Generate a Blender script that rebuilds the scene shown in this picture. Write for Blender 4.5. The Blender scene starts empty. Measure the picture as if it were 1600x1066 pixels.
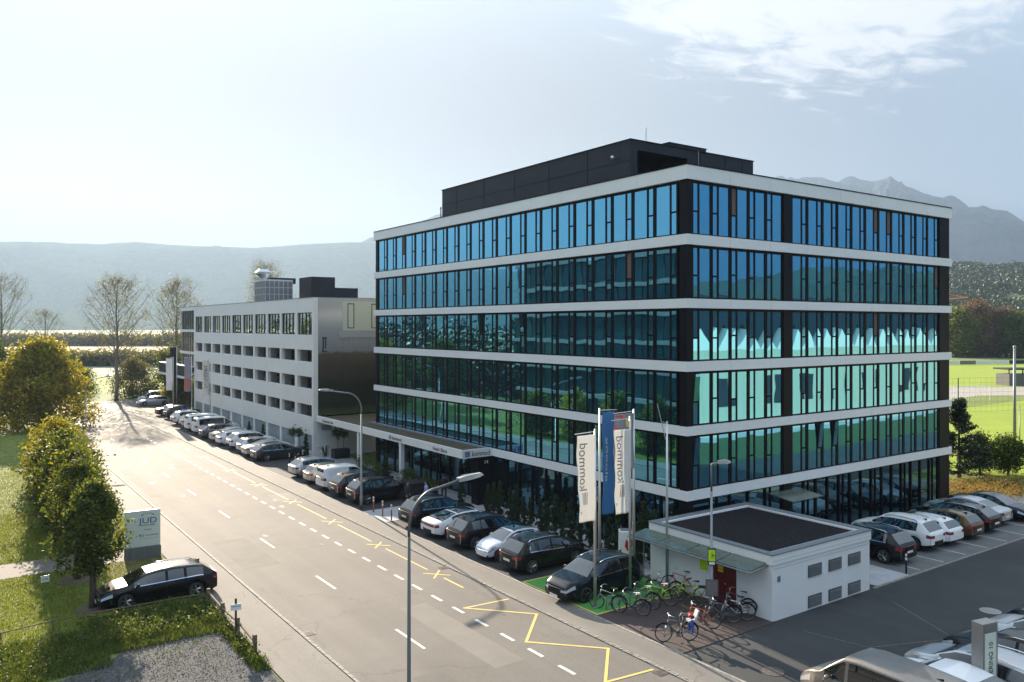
import bpy, math, random
from mathutils import noise as mn
import numpy as np
from mathutils import Vector, Matrix
R = math.radians
scene = bpy.context.scene
COL = scene.collection
# ---------------------------------------------------------------- camera
HCAM = 12.3
cam_d = bpy.data.cameras.new('camera'); cam = bpy.data.objects.new('camera', cam_d); COL.objects.link(cam)
cam.location = (0, 0, HCAM); cam.rotation_euler = (R(90), 0, R(-35.2))
cam_d.lens = 28.32; cam_d.sensor_width = 36; cam_d.shift_y = -23/1600
cam_d.clip_start = 0.5; cam_d.clip_end = 20000
scene.camera = cam
# ---------------------------------------------------------------- light
SKY_G = .10; SKY_BACK = (.14,.44,.92,1); SKY_FRONT = (.60,.52,.44,1); SKY_MID = ((.30,(.24,.55,1.0,1)),(.5,(.62,.86,1.12,1)),(.66,(.62,.80,1.0,1)),(.78,(.45,.54,.66,1)),(.9,(.47,.45,.45,1)),(.96,(.54,.48,.43,1)))
SUN_EL, SUN_AZ = 20.0, 6.5            # degrees; azimuth clockwise from +Y
world = bpy.data.worlds.new('World'); scene.world = world; world.use_nodes = True
nt = world.node_tree; nt.nodes.clear()
def N(t, typ, **kw):
    n = t.nodes.new(typ)
    for k, v in kw.items(): setattr(n, k, v)
    return n
wo = N(nt, 'ShaderNodeOutputWorld'); bg = N(nt, 'ShaderNodeBackground'); sky = N(nt, 'ShaderNodeTexSky')
sky.sky_type = 'NISHITA'; sky.sun_disc = False; sky.sun_elevation = R(SUN_EL); sky.sun_rotation = R(SUN_AZ)
sky.altitude = 450; sky.air_density = 1.0; sky.dust_density = 0.6; sky.ozone_density = 1.6
tc = N(nt, 'ShaderNodeTexCoord'); sep = N(nt, 'ShaderNodeSeparateXYZ'); nt.links.new(tc.outputs['Generated'], sep.inputs[0])
# cirrus: project the direction on a high plane
dv = N(nt, 'ShaderNodeMath', operation='MAXIMUM'); dv.inputs[1].default_value = 0.04; nt.links.new(sep.outputs[2], dv.inputs[0])
dx = N(nt, 'ShaderNodeMath', operation='DIVIDE'); dy = N(nt, 'ShaderNodeMath', operation='DIVIDE')
nt.links.new(sep.outputs[0], dx.inputs[0]); nt.links.new(dv.outputs[0], dx.inputs[1])
nt.links.new(sep.outputs[1], dy.inputs[0]); nt.links.new(dv.outputs[0], dy.inputs[1])
cmb = N(nt, 'ShaderNodeCombineXYZ'); nt.links.new(dx.outputs[0], cmb.inputs[0]); nt.links.new(dy.outputs[0], cmb.inputs[1])
mp = N(nt, 'ShaderNodeMapping'); mp.inputs['Scale'].default_value = (1.5, 2.6, 1); mp.inputs['Rotation'].default_value = (0, 0, R(-50))
nt.links.new(cmb.outputs[0], mp.inputs[0])
n1 = N(nt, 'ShaderNodeTexNoise'); n1.inputs['Scale'].default_value = 2.6; n1.inputs['Detail'].default_value = 10; n1.inputs['Roughness'].default_value = .62; n1.inputs['Distortion'].default_value = .5
nt.links.new(mp.outputs[0], n1.inputs[0])
n2 = N(nt, 'ShaderNodeTexNoise'); n2.inputs['Scale'].default_value = .55; n2.inputs['Detail'].default_value = 3
nt.links.new(mp.outputs[0], n2.inputs[0])
# one bank of cirrus sits around this direction
CD = Vector((math.sin(R(57)), math.cos(R(57)), math.tan(R(32)))).normalized()
vm = N(nt, 'ShaderNodeVectorMath', operation='DOT_PRODUCT'); vm.inputs[1].default_value = CD
nrm = N(nt, 'ShaderNodeVectorMath', operation='NORMALIZE'); nt.links.new(tc.outputs['Generated'], nrm.inputs[0]); nt.links.new(nrm.outputs[0], vm.inputs[0])
mr = N(nt, 'ShaderNodeMapRange'); mr.inputs[1].default_value = .935; mr.inputs[2].default_value = 1.0; mr.inputs[3].default_value = 0; mr.inputs[4].default_value = .85
nt.links.new(vm.outputs['Value'], mr.inputs[0])
ad = N(nt, 'ShaderNodeMath', operation='ADD'); nt.links.new(n1.outputs[0], ad.inputs[0]); nt.links.new(mr.outputs[0], ad.inputs[1])
ad2 = N(nt, 'ShaderNodeMath', operation='MULTIPLY_ADD'); nt.links.new(n2.outputs[0], ad2.inputs[0]); ad2.inputs[1].default_value = .3; nt.links.new(ad.outputs[0], ad2.inputs[2])
cr = N(nt, 'ShaderNodeMapRange'); cr.inputs[1].default_value = .90; cr.inputs[2].default_value = 1.18; cr.inputs[3].default_value = 0; cr.inputs[4].default_value = .8; cr.interpolation_type = 'SMOOTHSTEP'
nt.links.new(ad2.outputs[0], cr.inputs[0])
mx = N(nt, 'ShaderNodeMix', data_type='RGBA'); # sky range compressed to lift shaded walls, and made deeper blue away from the sun
gm = N(nt, 'ShaderNodeGamma'); gm.inputs[1].default_value = SKY_G; nt.links.new(sky.outputs[0], gm.inputs[0])
hv = N(nt, 'ShaderNodeVectorMath', operation='DOT_PRODUCT'); hv.inputs[1].default_value = (math.sin(R(SUN_AZ)), math.cos(R(SUN_AZ)), 0); nt.links.new(nrm.outputs[0], hv.inputs[0])
hr = N(nt, 'ShaderNodeValToRGB'); h2 = N(nt, 'ShaderNodeMapRange'); h2.inputs[1].default_value = -1; h2.inputs[2].default_value = 1; nt.links.new(hv.outputs['Value'], h2.inputs[0]); nt.links.new(h2.outputs[0], hr.inputs[0])
he = hr.color_ramp.elements; he[0].position = .12; he[0].color = SKY_BACK; he[1].position = 1; he[1].color = SKY_FRONT
for p_, c_ in SKY_MID: q_ = he.new(p_); q_.color = c_
ml_ = N(nt, 'ShaderNodeMix', data_type='RGBA', blend_type='MULTIPLY'); ml_.inputs[0].default_value = 1; nt.links.new(gm.outputs[0], ml_.inputs[6]); 
ov = N(nt, 'ShaderNodeMapRange'); ov.interpolation_type = 'SMOOTHSTEP'; ov.inputs[1].default_value = .22; ov.inputs[2].default_value = .62
sn = N(nt, 'ShaderNodeSeparateXYZ'); nt.links.new(nrm.outputs[0], sn.inputs[0]); nt.links.new(sn.outputs[2], ov.inputs[0])
mo = N(nt, 'ShaderNodeMix', data_type='RGBA'); nt.links.new(ov.outputs[0], mo.inputs[0]); nt.links.new(hr.outputs[0], mo.inputs[6]); mo.inputs[7].default_value = (1.62, 1.82, 2.0, 1)  # unseen overhead sky brightened as added fill for shaded walls
nt.links.new(mo.outputs[2], ml_.inputs[7])
nt.links.new(cr.outputs[0], mx.inputs[0]); nt.links.new(ml_.outputs[2], mx.inputs[6])
mx.inputs[7].default_value = (1.6, 1.6, 1.6, 1)
nt.links.new(mx.outputs[2], bg.inputs[0]); bg.inputs[1].default_value = 0.14
nt.links.new(bg.outputs[0], wo.inputs[0])
sd = bpy.data.lights.new('sun', 'SUN'); sun = bpy.data.objects.new('sun', sd); COL.objects.link(sun)
sd.energy = 4.1; sd.angle = R(.53); sd.color = (1.0, .85, .66)
sv = Vector((math.sin(R(SUN_AZ))*math.cos(R(SUN_EL)), math.cos(R(SUN_AZ))*math.cos(R(SUN_EL)), math.sin(R(SUN_EL))))
sun.rotation_euler = sv.to_track_quat('Z', 'Y').to_euler(); sun.location = (0, 0, 60)
scene.view_settings.view_transform = 'Standard'; scene.view_settings.look = 'None'
scene.view_settings.exposure = 2.42; scene.view_settings.gamma = 1
scene.cycles.max_bounces = 6; scene.cycles.diffuse_bounces = 3; scene.cycles.glossy_bounces = 3
scene.cycles.transparent_max_bounces = 10; scene.cycles.volume_bounces = 1; scene.cycles.transmission_bounces = 4
scene.cycles.sample_clamp_indirect = 6; scene.cycles.caustics_reflective = False; scene.cycles.caustics_refractive = False
rnd = random.Random(7)
# ---------------------------------------------------------------- materials
MATS = {}
def mat(name, col, rough=.6, metal=0, spec=.5, coat=0, noise=None, bump=None, col2=None, nscale=5, emit=None, alpha=None, stretch=None, transl=None, island=None, detail=6, contrast=(.35, .65), rvar=0, sheen=0):
    if name in MATS: return MATS[name]
    m = bpy.data.materials.new(name); m.use_nodes = True; t = m.node_tree
    b = t.nodes['Principled BSDF']; out = t.nodes['Material Output']
    b.inputs['Base Color'].default_value = (*col, 1); b.inputs['Roughness'].default_value = rough
    b.inputs['Metallic'].default_value = metal; b.inputs['Specular IOR Level'].default_value = spec
    b.inputs['Coat Weight'].default_value = coat; b.inputs['Coat Roughness'].default_value = .03
    csrc = None
    co = None
    if col2 is not None or bump or rvar:
        c = N(t, 'ShaderNodeTexCoord'); co = c.outputs['Object']
        g = N(t, 'ShaderNodeNewGeometry'); co = g.outputs['Position'] if noise == 'world' else co
        if stretch:
            mpn = N(t, 'ShaderNodeMapping'); mpn.inputs['Scale'].default_value = stretch; t.links.new(co, mpn.inputs[0]); co = mpn.outputs[0]
    if col2 is not None:
        nz = N(t, 'ShaderNodeTexNoise'); nz.inputs['Scale'].default_value = nscale; nz.inputs['Detail'].default_value = detail; nz.inputs['Roughness'].default_value = .6
        t.links.new(co, nz.inputs[0])
        rp = N(t, 'ShaderNodeMapRange'); rp.inputs[1].default_value = contrast[0]; rp.inputs[2].default_value = contrast[1]; t.links.new(nz.outputs[0], rp.inputs[0])
        mm = N(t, 'ShaderNodeMix', data_type='RGBA'); t.links.new(rp.outputs[0], mm.inputs[0])
        mm.inputs[6].default_value = (*col, 1); mm.inputs[7].default_value = (*col2, 1); csrc = mm.outputs[2]
    if rvar:
        nz2 = N(t, 'ShaderNodeTexNoise'); nz2.inputs['Scale'].default_value = nscale*.37; nz2.inputs['Detail'].default_value = 4; t.links.new(co, nz2.inputs[0])
        rr = N(t, 'ShaderNodeMapRange'); rr.inputs[1].default_value = .3; rr.inputs[2].default_value = .7; rr.inputs[3].default_value = rough-rvar; rr.inputs[4].default_value = rough+rvar
        t.links.new(nz2.outputs[0], rr.inputs[0]); t.links.new(rr.outputs[0], b.inputs['Roughness'])
    if island:       # colour differs leaf by leaf
        g = N(t, 'ShaderNodeNewGeometry'); ra = N(t, 'ShaderNodeValToRGB')
        e = ra.color_ramp.elements; e[0].color = (*island[0], 1); e[1].color = (*island[-1], 1)
        for i, cc in enumerate(island[1:-1]):
            q = e.new((i+1)/(len(island)-1)); q.color = (*cc, 1)
        t.links.new(g.outputs['Random Per Island'], ra.inputs[0]); csrc = ra.outputs[0]
    if csrc: t.links.new(csrc, b.inputs['Base Color'])
    if bump:
        nb = N(t, 'ShaderNodeTexNoise'); nb.inputs['Scale'].default_value = bump[0]; nb.inputs['Detail'].default_value = bump[2] if len(bump) > 2 else 5; t.links.new(co, nb.inputs[0])
        bp = N(t, 'ShaderNodeBump'); bp.inputs['Strength'].default_value = 1; bp.inputs['Distance'].default_value = bump[1]
        t.links.new(nb.outputs[0], bp.inputs['Height']); t.links.new(bp.outputs[0], b.inputs['Normal'])
    if emit: b.inputs['Emission Color'].default_value = (*emit[0], 1); b.inputs['Emission Strength'].default_value = emit[1]
    if transl:
        tr = N(t, 'ShaderNodeBsdfTranslucent'); ms = N(t, 'ShaderNodeMixShader'); ms.inputs[0].default_value = transl
        tr.inputs[0].default_value = (*col, 1)
        if csrc:
            gm = N(t, 'ShaderNodeMix', data_type='RGBA', blend_type='MULTIPLY'); gm.inputs[0].default_value = 1; t.links.new(csrc, gm.inputs[6]); gm.inputs[7].default_value = (1.5, 1.35, .7, 1)
            t.links.new(gm.outputs[2], tr.inputs[0])
        t.links.new(b.outputs[0], ms.inputs[1]); t.links.new(tr.outputs[0], ms.inputs[2]); t.links.new(ms.outputs[0], out.inputs[0])
    if alpha is not None: b.inputs['Alpha'].default_value = alpha
    MATS[name] = m
    return m
# ---------------------------------------------------------------- mesh builder
class MB:
    def __init__(s): s.v = []; s.f = []; s.m = []
    def add(s, vs, fs, mi=0):
        o = len(s.v); s.v += [tuple(p) for p in vs]; s.f += [tuple(i+o for i in f) for f in fs]; s.m += [mi]*len(fs)
        return s
    def box(s, x0, x1, y0, y1, z0, z1, mi=0):
        if x0 > x1: x0, x1 = x1, x0
        if y0 > y1: y0, y1 = y1, y0
        if z0 > z1: z0, z1 = z1, z0
        return s.add([(x0,y0,z0),(x1,y0,z0),(x1,y1,z0),(x0,y1,z0),(x0,y0,z1),(x1,y0,z1),(x1,y1,z1),(x0,y1,z1)],
              [(0,3,2,1),(4,5,6,7),(0,1,5,4),(1,2,6,5),(2,3,7,6),(3,0,4,7)], mi)
    def bevbox(s, x0, x1, y0, y1, z0, z1, b=.02, mi=0):
        vs = []
        for z, q in ((z0, b), (z0+b, 0), (z1-b, 0), (z1, b)):
            xa, xb, ya, yb = x0+q, x1-q, y0+q, y1-q; c = b*.7
            vs += [(xa+c,ya,z),(xb-c,ya,z),(xb,ya+c,z),(xb,yb-c,z),(xb-c,yb,z),(xa+c,yb,z),(xa,yb-c,z),(xa,ya+c,z)]
        fs = [tuple(range(7, -1, -1)), tuple(range(24, 32))]
        for k in range(3):
            for i in range(8): fs.append((k*8+i, k*8+(i+1)%8, k*8+8+(i+1)%8, k*8+8+i))
        return s.add(vs, fs, mi)
    def quad(s, a, b, c, d, mi=0): return s.add([a,b,c,d], [(0,1,2,3)], mi)
    def sheet(s, x0, x1, y0, y1, z, mi=0): return s.quad((x0,y0,z),(x1,y0,z),(x1,y1,z),(x0,y1,z), mi)
    def prism(s, poly, z0, z1, mi=0):
        n = len(poly); vs = [(x,y,z0) for x,y in poly]+[(x,y,z1) for x,y in poly]
        return s.add(vs, [tuple(range(n-1,-1,-1)), tuple(range(n,2*n))]+[(i,(i+1)%n,n+(i+1)%n,n+i) for i in range(n)], mi)
    def poly(s, pts, z, mi=0): return s.add([(x,y,z) for x,y in pts], [tuple(range(len(pts)))], mi)
    def tube(s, path, r, n=8, mi=0, caps=True):
        P = [Vector(p) for p in path]; rr = r if isinstance(r, (list, tuple)) else [r]*len(P)
        vs = []; up = None
        for i, p in enumerate(P):
            d = (P[min(i+1, len(P)-1)]-P[max(i-1, 0)]).normalized()
            if up is None:
                up = Vector((0,0,1)) if abs(d.z) < .9 else Vector((1,0,0))
            a = d.cross(up).normalized() if d.cross(up).length > 1e-4 else d.orthogonal().normalized()
            b = a.cross(d).normalized(); up = b
            for k in range(n):
                an = 2*math.pi*k/n; vs.append(p+(a*math.cos(an)+b*math.sin(an))*rr[i])
        fs = []
        for i in range(len(P)-1):
            for k in range(n): fs.append((i*n+k, i*n+(k+1)%n, (i+1)*n+(k+1)%n, (i+1)*n+k))
        if caps: fs += [tuple(range(n-1,-1,-1)), tuple(range((len(P)-1)*n, len(P)*n))]
        return s.add(vs, fs, mi)
    def lathe(s, prof, c=(0,0,0), axis='z', n=20, mi=0, caps=True):
        vs = []; fs = []
        for r, h in prof:
            for k in range(n):
                a = 2*math.pi*k/n; u, w = r*math.cos(a), r*math.sin(a)
                vs.append({'z': (c[0]+u, c[1]+w, c[2]+h), 'y': (c[0]+u, c[1]+h, c[2]+w), 'x': (c[0]+h, c[1]+u, c[2]+w)}[axis])
        for i in range(len(prof)-1):
            for k in range(n): fs.append((i*n+k, i*n+(k+1)%n, (i+1)*n+(k+1)%n, (i+1)*n+k))
        if caps: fs += [tuple(range(n-1,-1,-1)), tuple(range((len(prof)-1)*n, len(prof)*n))]
        return s.add(vs, fs, mi)
    def ball(s, c, r, sc=(1,1,1), n=12, mi=0):
        prof = [(max(.001, math.sin(math.pi*i/8)), -math.cos(math.pi*i/8)) for i in range(9)]
        o = len(s.v); s.lathe(prof, n=n, mi=mi)
        for i in range(o, len(s.v)):
            x, y, z = s.v[i]; s.v[i] = (c[0]+x*r*sc[0], c[1]+y*r*sc[1], c[2]+z*r*sc[2])
        return s
    def xform(s, M, start=0):
        for i in range(start, len(s.v)): s.v[i] = tuple(M @ Vector(s.v[i]))
        return s
    def mesh(s, name, mats, smooth=False):
        me = bpy.data.meshes.new(name); me.from_pydata(s.v, [], s.f)
        for m in (mats if isinstance(mats, (list, tuple)) else [mats]): me.materials.append(m)
        me.polygons.foreach_set('material_index', s.m)
        if smooth: me.polygons.foreach_set('use_smooth', [True]*len(s.f))
        me.update(); return me
    def build(s, name, mats, parent=None, smooth=False, loc=None, rz=None):
        o = bpy.data.objects.new(name, s.mesh(name, mats, smooth)); COL.objects.link(o)
        if parent: o.parent = parent
        if loc is not None: o.location = loc
        if rz is not None: o.rotation_euler = (0, 0, rz)
        return o
def tag(o, label=None, cat=None, group=None, kind=None):
    if label: o['label'] = label
    if cat: o['category'] = cat
    if group: o['group'] = group
    if kind: o['kind'] = kind
    return o
def thing(name, label, cat, loc=(0,0,0), rz=0, group=None):
    o = bpy.data.objects.new(name, None); COL.objects.link(o); o.location = loc; o.rotation_euler = (0,0,rz); o.empty_display_size = .3
    return tag(o, label, cat, group)
def struct(o): o['kind'] = 'structure'; return o
def dup(root, loc=None, rz=None, label=None, group=None):
    def cp(o, par):
        c = o.copy(); COL.objects.link(c); c.parent = par
        for ch in CH.get(o.name, []): cp(ch, c)
        return c
    CH = {}
    def walk(o):
        CH[o.name] = list(o.children)
        for c in CH[o.name]: walk(c)
    walk(root)
    r = cp(root, None)
    if loc is not None: r.location = loc
    if rz is not None: r.rotation_euler = (0,0,rz)
    if label: r['label'] = label
    if group: r['group'] = group
    return r
def text_mb(txt, size, depth=.004):
    cu = bpy.data.curves.new('t', 'FONT'); cu.body = txt; cu.size = size; cu.extrude = depth; cu.resolution_u = 4; cu.align_x = 'LEFT'
    ob = bpy.data.objects.new('t', cu); me = bpy.data.meshes.new_from_object(ob)
    mb = MB(); mb.add([tuple(v.co) for v in me.vertices], [tuple(p.vertices) for p in me.polygons])
    bpy.data.objects.remove(ob); bpy.data.curves.remove(cu); bpy.data.meshes.remove(me)
    return mb
def text_on(name, txt, size, o, u, v, m, parent=None, depth=.006, mirror=False, center=False, width=None):
    """lettering in the plane through o spanned by u (reading direction) and v (up)"""
    mb = text_mb(txt, size, depth)
    u = Vector(u).normalized(); v = Vector(v).normalized(); n = u.cross(v)
    w = max(p[0] for p in mb.v); k = (width/w) if width else 1
    off = -w/2*k if center else 0
    mb.v = [tuple(Vector(o)+u*(p[0]*k+off)*(-1 if mirror else 1)+v*p[1]+n*p[2]) for p in mb.v]
    return mb.build(name, m, parent)
def np_mesh(name, verts, faces_n, m, nv=4, smooth=False):
    """fast mesh: verts (N,3) in order, faces use nv consecutive vertices"""
    me = bpy.data.meshes.new(name); nf = len(verts)//nv
    me.vertices.add(len(verts)); me.vertices.foreach_set('co', np.asarray(verts, dtype=np.float32).ravel())
    me.loops.add(len(verts)); me.loops.foreach_set('vertex_index', np.arange(len(verts), dtype=np.int32))
    me.polygons.add(nf); me.polygons.foreach_set('loop_start', np.arange(0, len(verts), nv, dtype=np.int32))
    me.update(calc_edges=True)
    for q in (m if isinstance(m, (list, tuple)) else [m]): me.materials.append(q)
    return me
def link(name, me, parent=None, loc=None):
    o = bpy.data.objects.new(name, me); COL.objects.link(o)
    if parent: o.parent = parent
    if loc is not None: o.location = loc
    return o
def interp(x, pts):
    if x <= pts[0][0]: return pts[0][1]
    for (a, b), (c, d) in zip(pts, pts[1:]):
        if x <= c: return b+(d-b)*(x-a)/(c-a)
    return pts[-1][1]
# ---------------------------------------------------------------- material palette
M_grass = mat('lawn', (.11,.15,.02), .9, col2=(.17,.21,.035), nscale=.8, noise='world', bump=(14,.05))
M_field = mat('field_far', (.10,.15,.035), .95, col2=(.16,.19,.07), nscale=.02, noise='world')
def asphalt(name, c1, c2, bmp=.0025):
    m = mat(name, c1, .85, col2=c2, nscale=.22, noise='world', bump=(60,bmp,3), detail=8)
    t = m.node_tree; b = t.nodes['Principled BSDF']; src = b.inputs['Base Color'].links[0].from_socket
    g = N(t, 'ShaderNodeNewGeometry')
    n = N(t, 'ShaderNodeTexNoise'); n.inputs['Scale'].default_value = 45; n.inputs['Detail'].default_value = 2; t.links.new(g.outputs['Position'], n.inputs[0])
    r = N(t, 'ShaderNodeMapRange'); r.inputs[1].default_value = .3; r.inputs[2].default_value = .7; r.inputs[3].default_value = .72; r.inputs[4].default_value = 1.25; t.links.new(n.outputs[0], r.inputs[0])
    mx = N(t, 'ShaderNodeMix', data_type='RGBA', blend_type='MULTIPLY'); mx.inputs[0].default_value = 1
    t.links.new(src, mx.inputs[6]); t.links.new(r.outputs[0], mx.inputs[7])
    # hairline cracks and long tyre tracks
    v = N(t, 'ShaderNodeTexVoronoi', feature='DISTANCE_TO_EDGE'); v.inputs['Scale'].default_value = .16
    nd = N(t, 'ShaderNodeTexNoise'); nd.inputs['Scale'].default_value = 1.1; nd.inputs['Detail'].default_value = 5; t.links.new(g.outputs['Position'], nd.inputs[0])
    ml = N(t, 'ShaderNodeVectorMath', operation='MULTIPLY_ADD'); ml.inputs[1].default_value = (1.6,1.6,0); t.links.new(nd.outputs['Color'], ml.inputs[0]); t.links.new(g.outputs['Position'], ml.inputs[2])
    t.links.new(ml.outputs[0], v.inputs['Vector'])
    cr = N(t, 'ShaderNodeMapRange'); cr.inputs[1].default_value = .0; cr.inputs[2].default_value = .006; cr.inputs[3].default_value = .72; cr.inputs[4].default_value = 1; t.links.new(v.outputs['Distance'], cr.inputs[0])
    m2 = N(t, 'ShaderNodeMix', data_type='RGBA', blend_type='MULTIPLY'); m2.inputs[0].default_value = 1; t.links.new(mx.outputs[2], m2.inputs[6]); t.links.new(cr.outputs[0], m2.inputs[7])
    mp = N(t, 'ShaderNodeMapping'); mp.inputs['Scale'].default_value = (.9,.02,1); t.links.new(g.outputs['Position'], mp.inputs[0])
    n3 = N(t, 'ShaderNodeTexNoise'); n3.inputs['Scale'].default_value = 1; n3.inputs['Detail'].default_value = 4; t.links.new(mp.outputs[0], n3.inputs[0])
    r3 = N(t, 'ShaderNodeMapRange'); r3.inputs[1].default_value = .3; r3.inputs[2].default_value = .7; r3.inputs[3].default_value = .86; r3.inputs[4].default_value = 1.12; t.links.new(n3.outputs[0], r3.inputs[0])
    m3 = N(t, 'ShaderNodeMix', data_type='RGBA', blend_type='MULTIPLY'); m3.inputs[0].default_value = 1; t.links.new(m2.outputs[2], m3.inputs[6]); t.links.new(r3.outputs[0], m3.inputs[7])
    t.links.new(m3.outputs[2], b.inputs['Base Color'])
    return m
M_road = asphalt('road_asphalt', (.115,.103,.091), (.140,.126,.111))
M_pave = asphalt('pavement_asphalt', (.15,.135,.12), (.175,.16,.14))
M_yard = asphalt('yard_asphalt', (.025,.027,.029), (.038,.040,.043))
M_gravel = mat('dark_gravel', (.035,.035,.037), .95, col2=(.10,.10,.10), nscale=9, noise='world', bump=(22,.04), contrast=(.4,.62))
M_kerb = mat('granite', (.17,.155,.135), .8, col2=(.30,.28,.25), nscale=6, noise='world')
M_paintw = mat('road_paint_white', (.62,.6,.55), .7, col2=(.4,.38,.34), nscale=3.5, noise='world', contrast=(.5,.75))
M_painty = mat('road_paint_yellow', (.62,.46,.12), .65, col2=(.40,.32,.13), nscale=3.5, noise='world', contrast=(.5,.75))
M_green = mat('green_coating', (.06,.24,.045), .8, col2=(.08,.29,.06), nscale=1.2, noise='world', bump=(50,.002))
M_slab = mat('pale_paving', (.42,.43,.45), .8, col2=(.34,.35,.37), nscale=1.2, noise='world', bump=(30,.003))
M_white = mat('white_render', (.80,.79,.77), .55, col2=(.76,.75,.735), nscale=.7, noise='world', bump=(40,.001))
M_whitem = mat('white_metal_panel', (.80,.80,.80), .35, col2=(.76,.76,.76), nscale=.4, noise='world')
M_black = mat('black_metal', (.004,.005,.008), .45, spec=.12)
M_anth = mat('anthracite_panel', (.016,.021,.030), .5, spec=.2, col2=(.021,.026,.036), nscale=.6, noise='world')
M_dark = mat('dark_interior', (.01,.011,.013), .8)
M_alu = mat('aluminium', (.55,.56,.57), .4, metal=.85)
M_galv = mat('galvanised_steel', (.20,.215,.23), .5, metal=.5, col2=(.26,.27,.29), nscale=6, bump=(20,.0005))
M_conc = mat('concrete', (.36,.35,.33), .85, col2=(.28,.27,.26), nscale=2, noise='world', bump=(30,.002))
M_pgrey = mat('sedum_roof', (.05,.055,.025), .95, col2=(.10,.075,.04), nscale=2.2, noise='world', bump=(12,.06))
M_rgrav = mat('roof_gravel', (.008,.008,.010), .95, spec=.1, col2=(.035,.033,.034), nscale=16, noise='world', bump=(18,.03), contrast=(.45,.6))
M_wood = mat('weathered_wood', (.13,.085,.05), .85, col2=(.2,.14,.09), nscale=12)
M_red = mat('red_paint', (.5,.02,.02), .45)
M_dred = mat('dark_red_door', (.11,.006,.009), .4)
M_lime = mat('lime_sign', (.5,.75,.02), .5)
M_yell = mat('yellow_sign', (.8,.6,.02), .5)
M_ink = mat('dark_lettering', (.03,.035,.045), .5)
M_gink = mat('grey_lettering', (.16,.16,.17), .6)
M_wink = mat('white_lettering', (.85,.85,.85), .5)
M_blueink = mat('blue_lettering', (.02,.08,.24), .5)
M_board = mat('white_board', (.78,.79,.76), .4)
M_cable = mat('rubber_black', (.012,.012,.012), .7)
def glass_mat(name, tint, bscale, bdist, metal=.97, rough=.015):
    m = mat(name, tint, rough, metal=metal, bump=(bscale, bdist, 1), noise='world')
    return m
M_glass = glass_mat('coated_facade_glass', (.15,.46,.66), .5, .006)
M_glassg = glass_mat('ground_floor_glass', (.10,.22,.28), .5, .006)
M_glassp = glass_mat('pale_strip_glass', (.60,.63,.55), .5, .008)
M_matte = mat('frosted_panel', (.22,.27,.30), .35, col2=(.28,.33,.36), nscale=1.5, stretch=(1,6,.3), noise='world')
M_sheet = glass_mat('brushed_cladding', (.42,.44,.45), .25, .01, rough=.16)
M_blind = mat('brown_blind', (.13,.085,.07), .7)
M_cglass = mat('green_canopy_glass', (.13,.16,.13), .18, spec=.6, alpha=.75)
# ---------------------------------------------------------------- ground, road, paths
Z0, ZP = .0, .05
g = MB(); g.sheet(-7000, 7000, -7000, 7000, 0); struct(g.build('ground', M_field))
def prep(name, mb, m): return struct(mb.build(name, m))
lawn = MB(); lawn.poly([(-60,20),(9.6,20),(9.6,145),(-60,145)], .004); prep('lawn', lawn, M_grass)
yx = MB(); yx.sheet(28.0, 35.6, 20.9, 21.14, .0161); yx.sheet(35.2, 36.05, 21.02, 28.4, .0165); struct(yx.build('yard_edge', M_yard))
rd = MB(); rd.sheet(11.7, 21.0, -80, 146, .012); rd.sheet(-60, 11.7, 131, 141, .012); rd.poly([(21,122),(34,140),(34,146),(21,146)], .012); prep('road', rd, M_road)
yd = MB(); yd.sheet(22.6, 120, -20, 21.0, .016); prep('car_park', yd, M_yard)
hallyard = MB(); hallyard.sheet(56, 150, -3.5, -1.0, .024); hallyard.sheet(22.6, 64, -60, -20, .016); hl_ = MB(); hl_.sheet(54, 150, -1.0, 9.0, .022); struct(hl_.build('hall_lawn', mat('dark_lawn', (.035,.07,.015), .9, col2=(.05,.09,.02), nscale=.5, noise='world'))); prep('rear_yard', hallyard, M_slab)
bays = MB(); bays.box(22.6, 28.3, 28.9, 131, -.3, .03); prep('parking_bays', bays, M_yard)
# left path and left pavement (a real step up from the road)
lp = MB(); lp.box(9.6, 11.55, -60, 130.5, -.3, .055); prep('left_pavement', lp, M_pave)
kb = MB()
for y in np.arange(12, 130, .21): kb.box(11.58, 11.70, y, y+.19, -.2, .075+rnd.uniform(-.006,.006))
prep('left_kerb', kb, M_kerb)
lpath = MB(); lpath.poly([(-60,46.5),(9.6,46.1),(9.6,48.9),(-60,49.6)], .020); prep('footpath', lpath, M_pave)
# right pavement
rp_ = MB(); rp_.box(21.16, 22.45, -60, 131, -.3, .05); prep('right_pavement', rp_, M_pave)
kb = MB()
for y in np.arange(8, 131, .14):
    for x in (20.96, 21.06): kb.box(x+.004, x+.094, y, y+.125, -.2, .055+rnd.uniform(-.008,.008))
prep('right_kerb', kb, M_kerb)
kb = MB()
for y in np.arange(14, 131, 1.0): kb.box(22.46, 22.59, y, y+.985, -.2, .06)
prep('bay_edging', kb, M_kerb)
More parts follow.
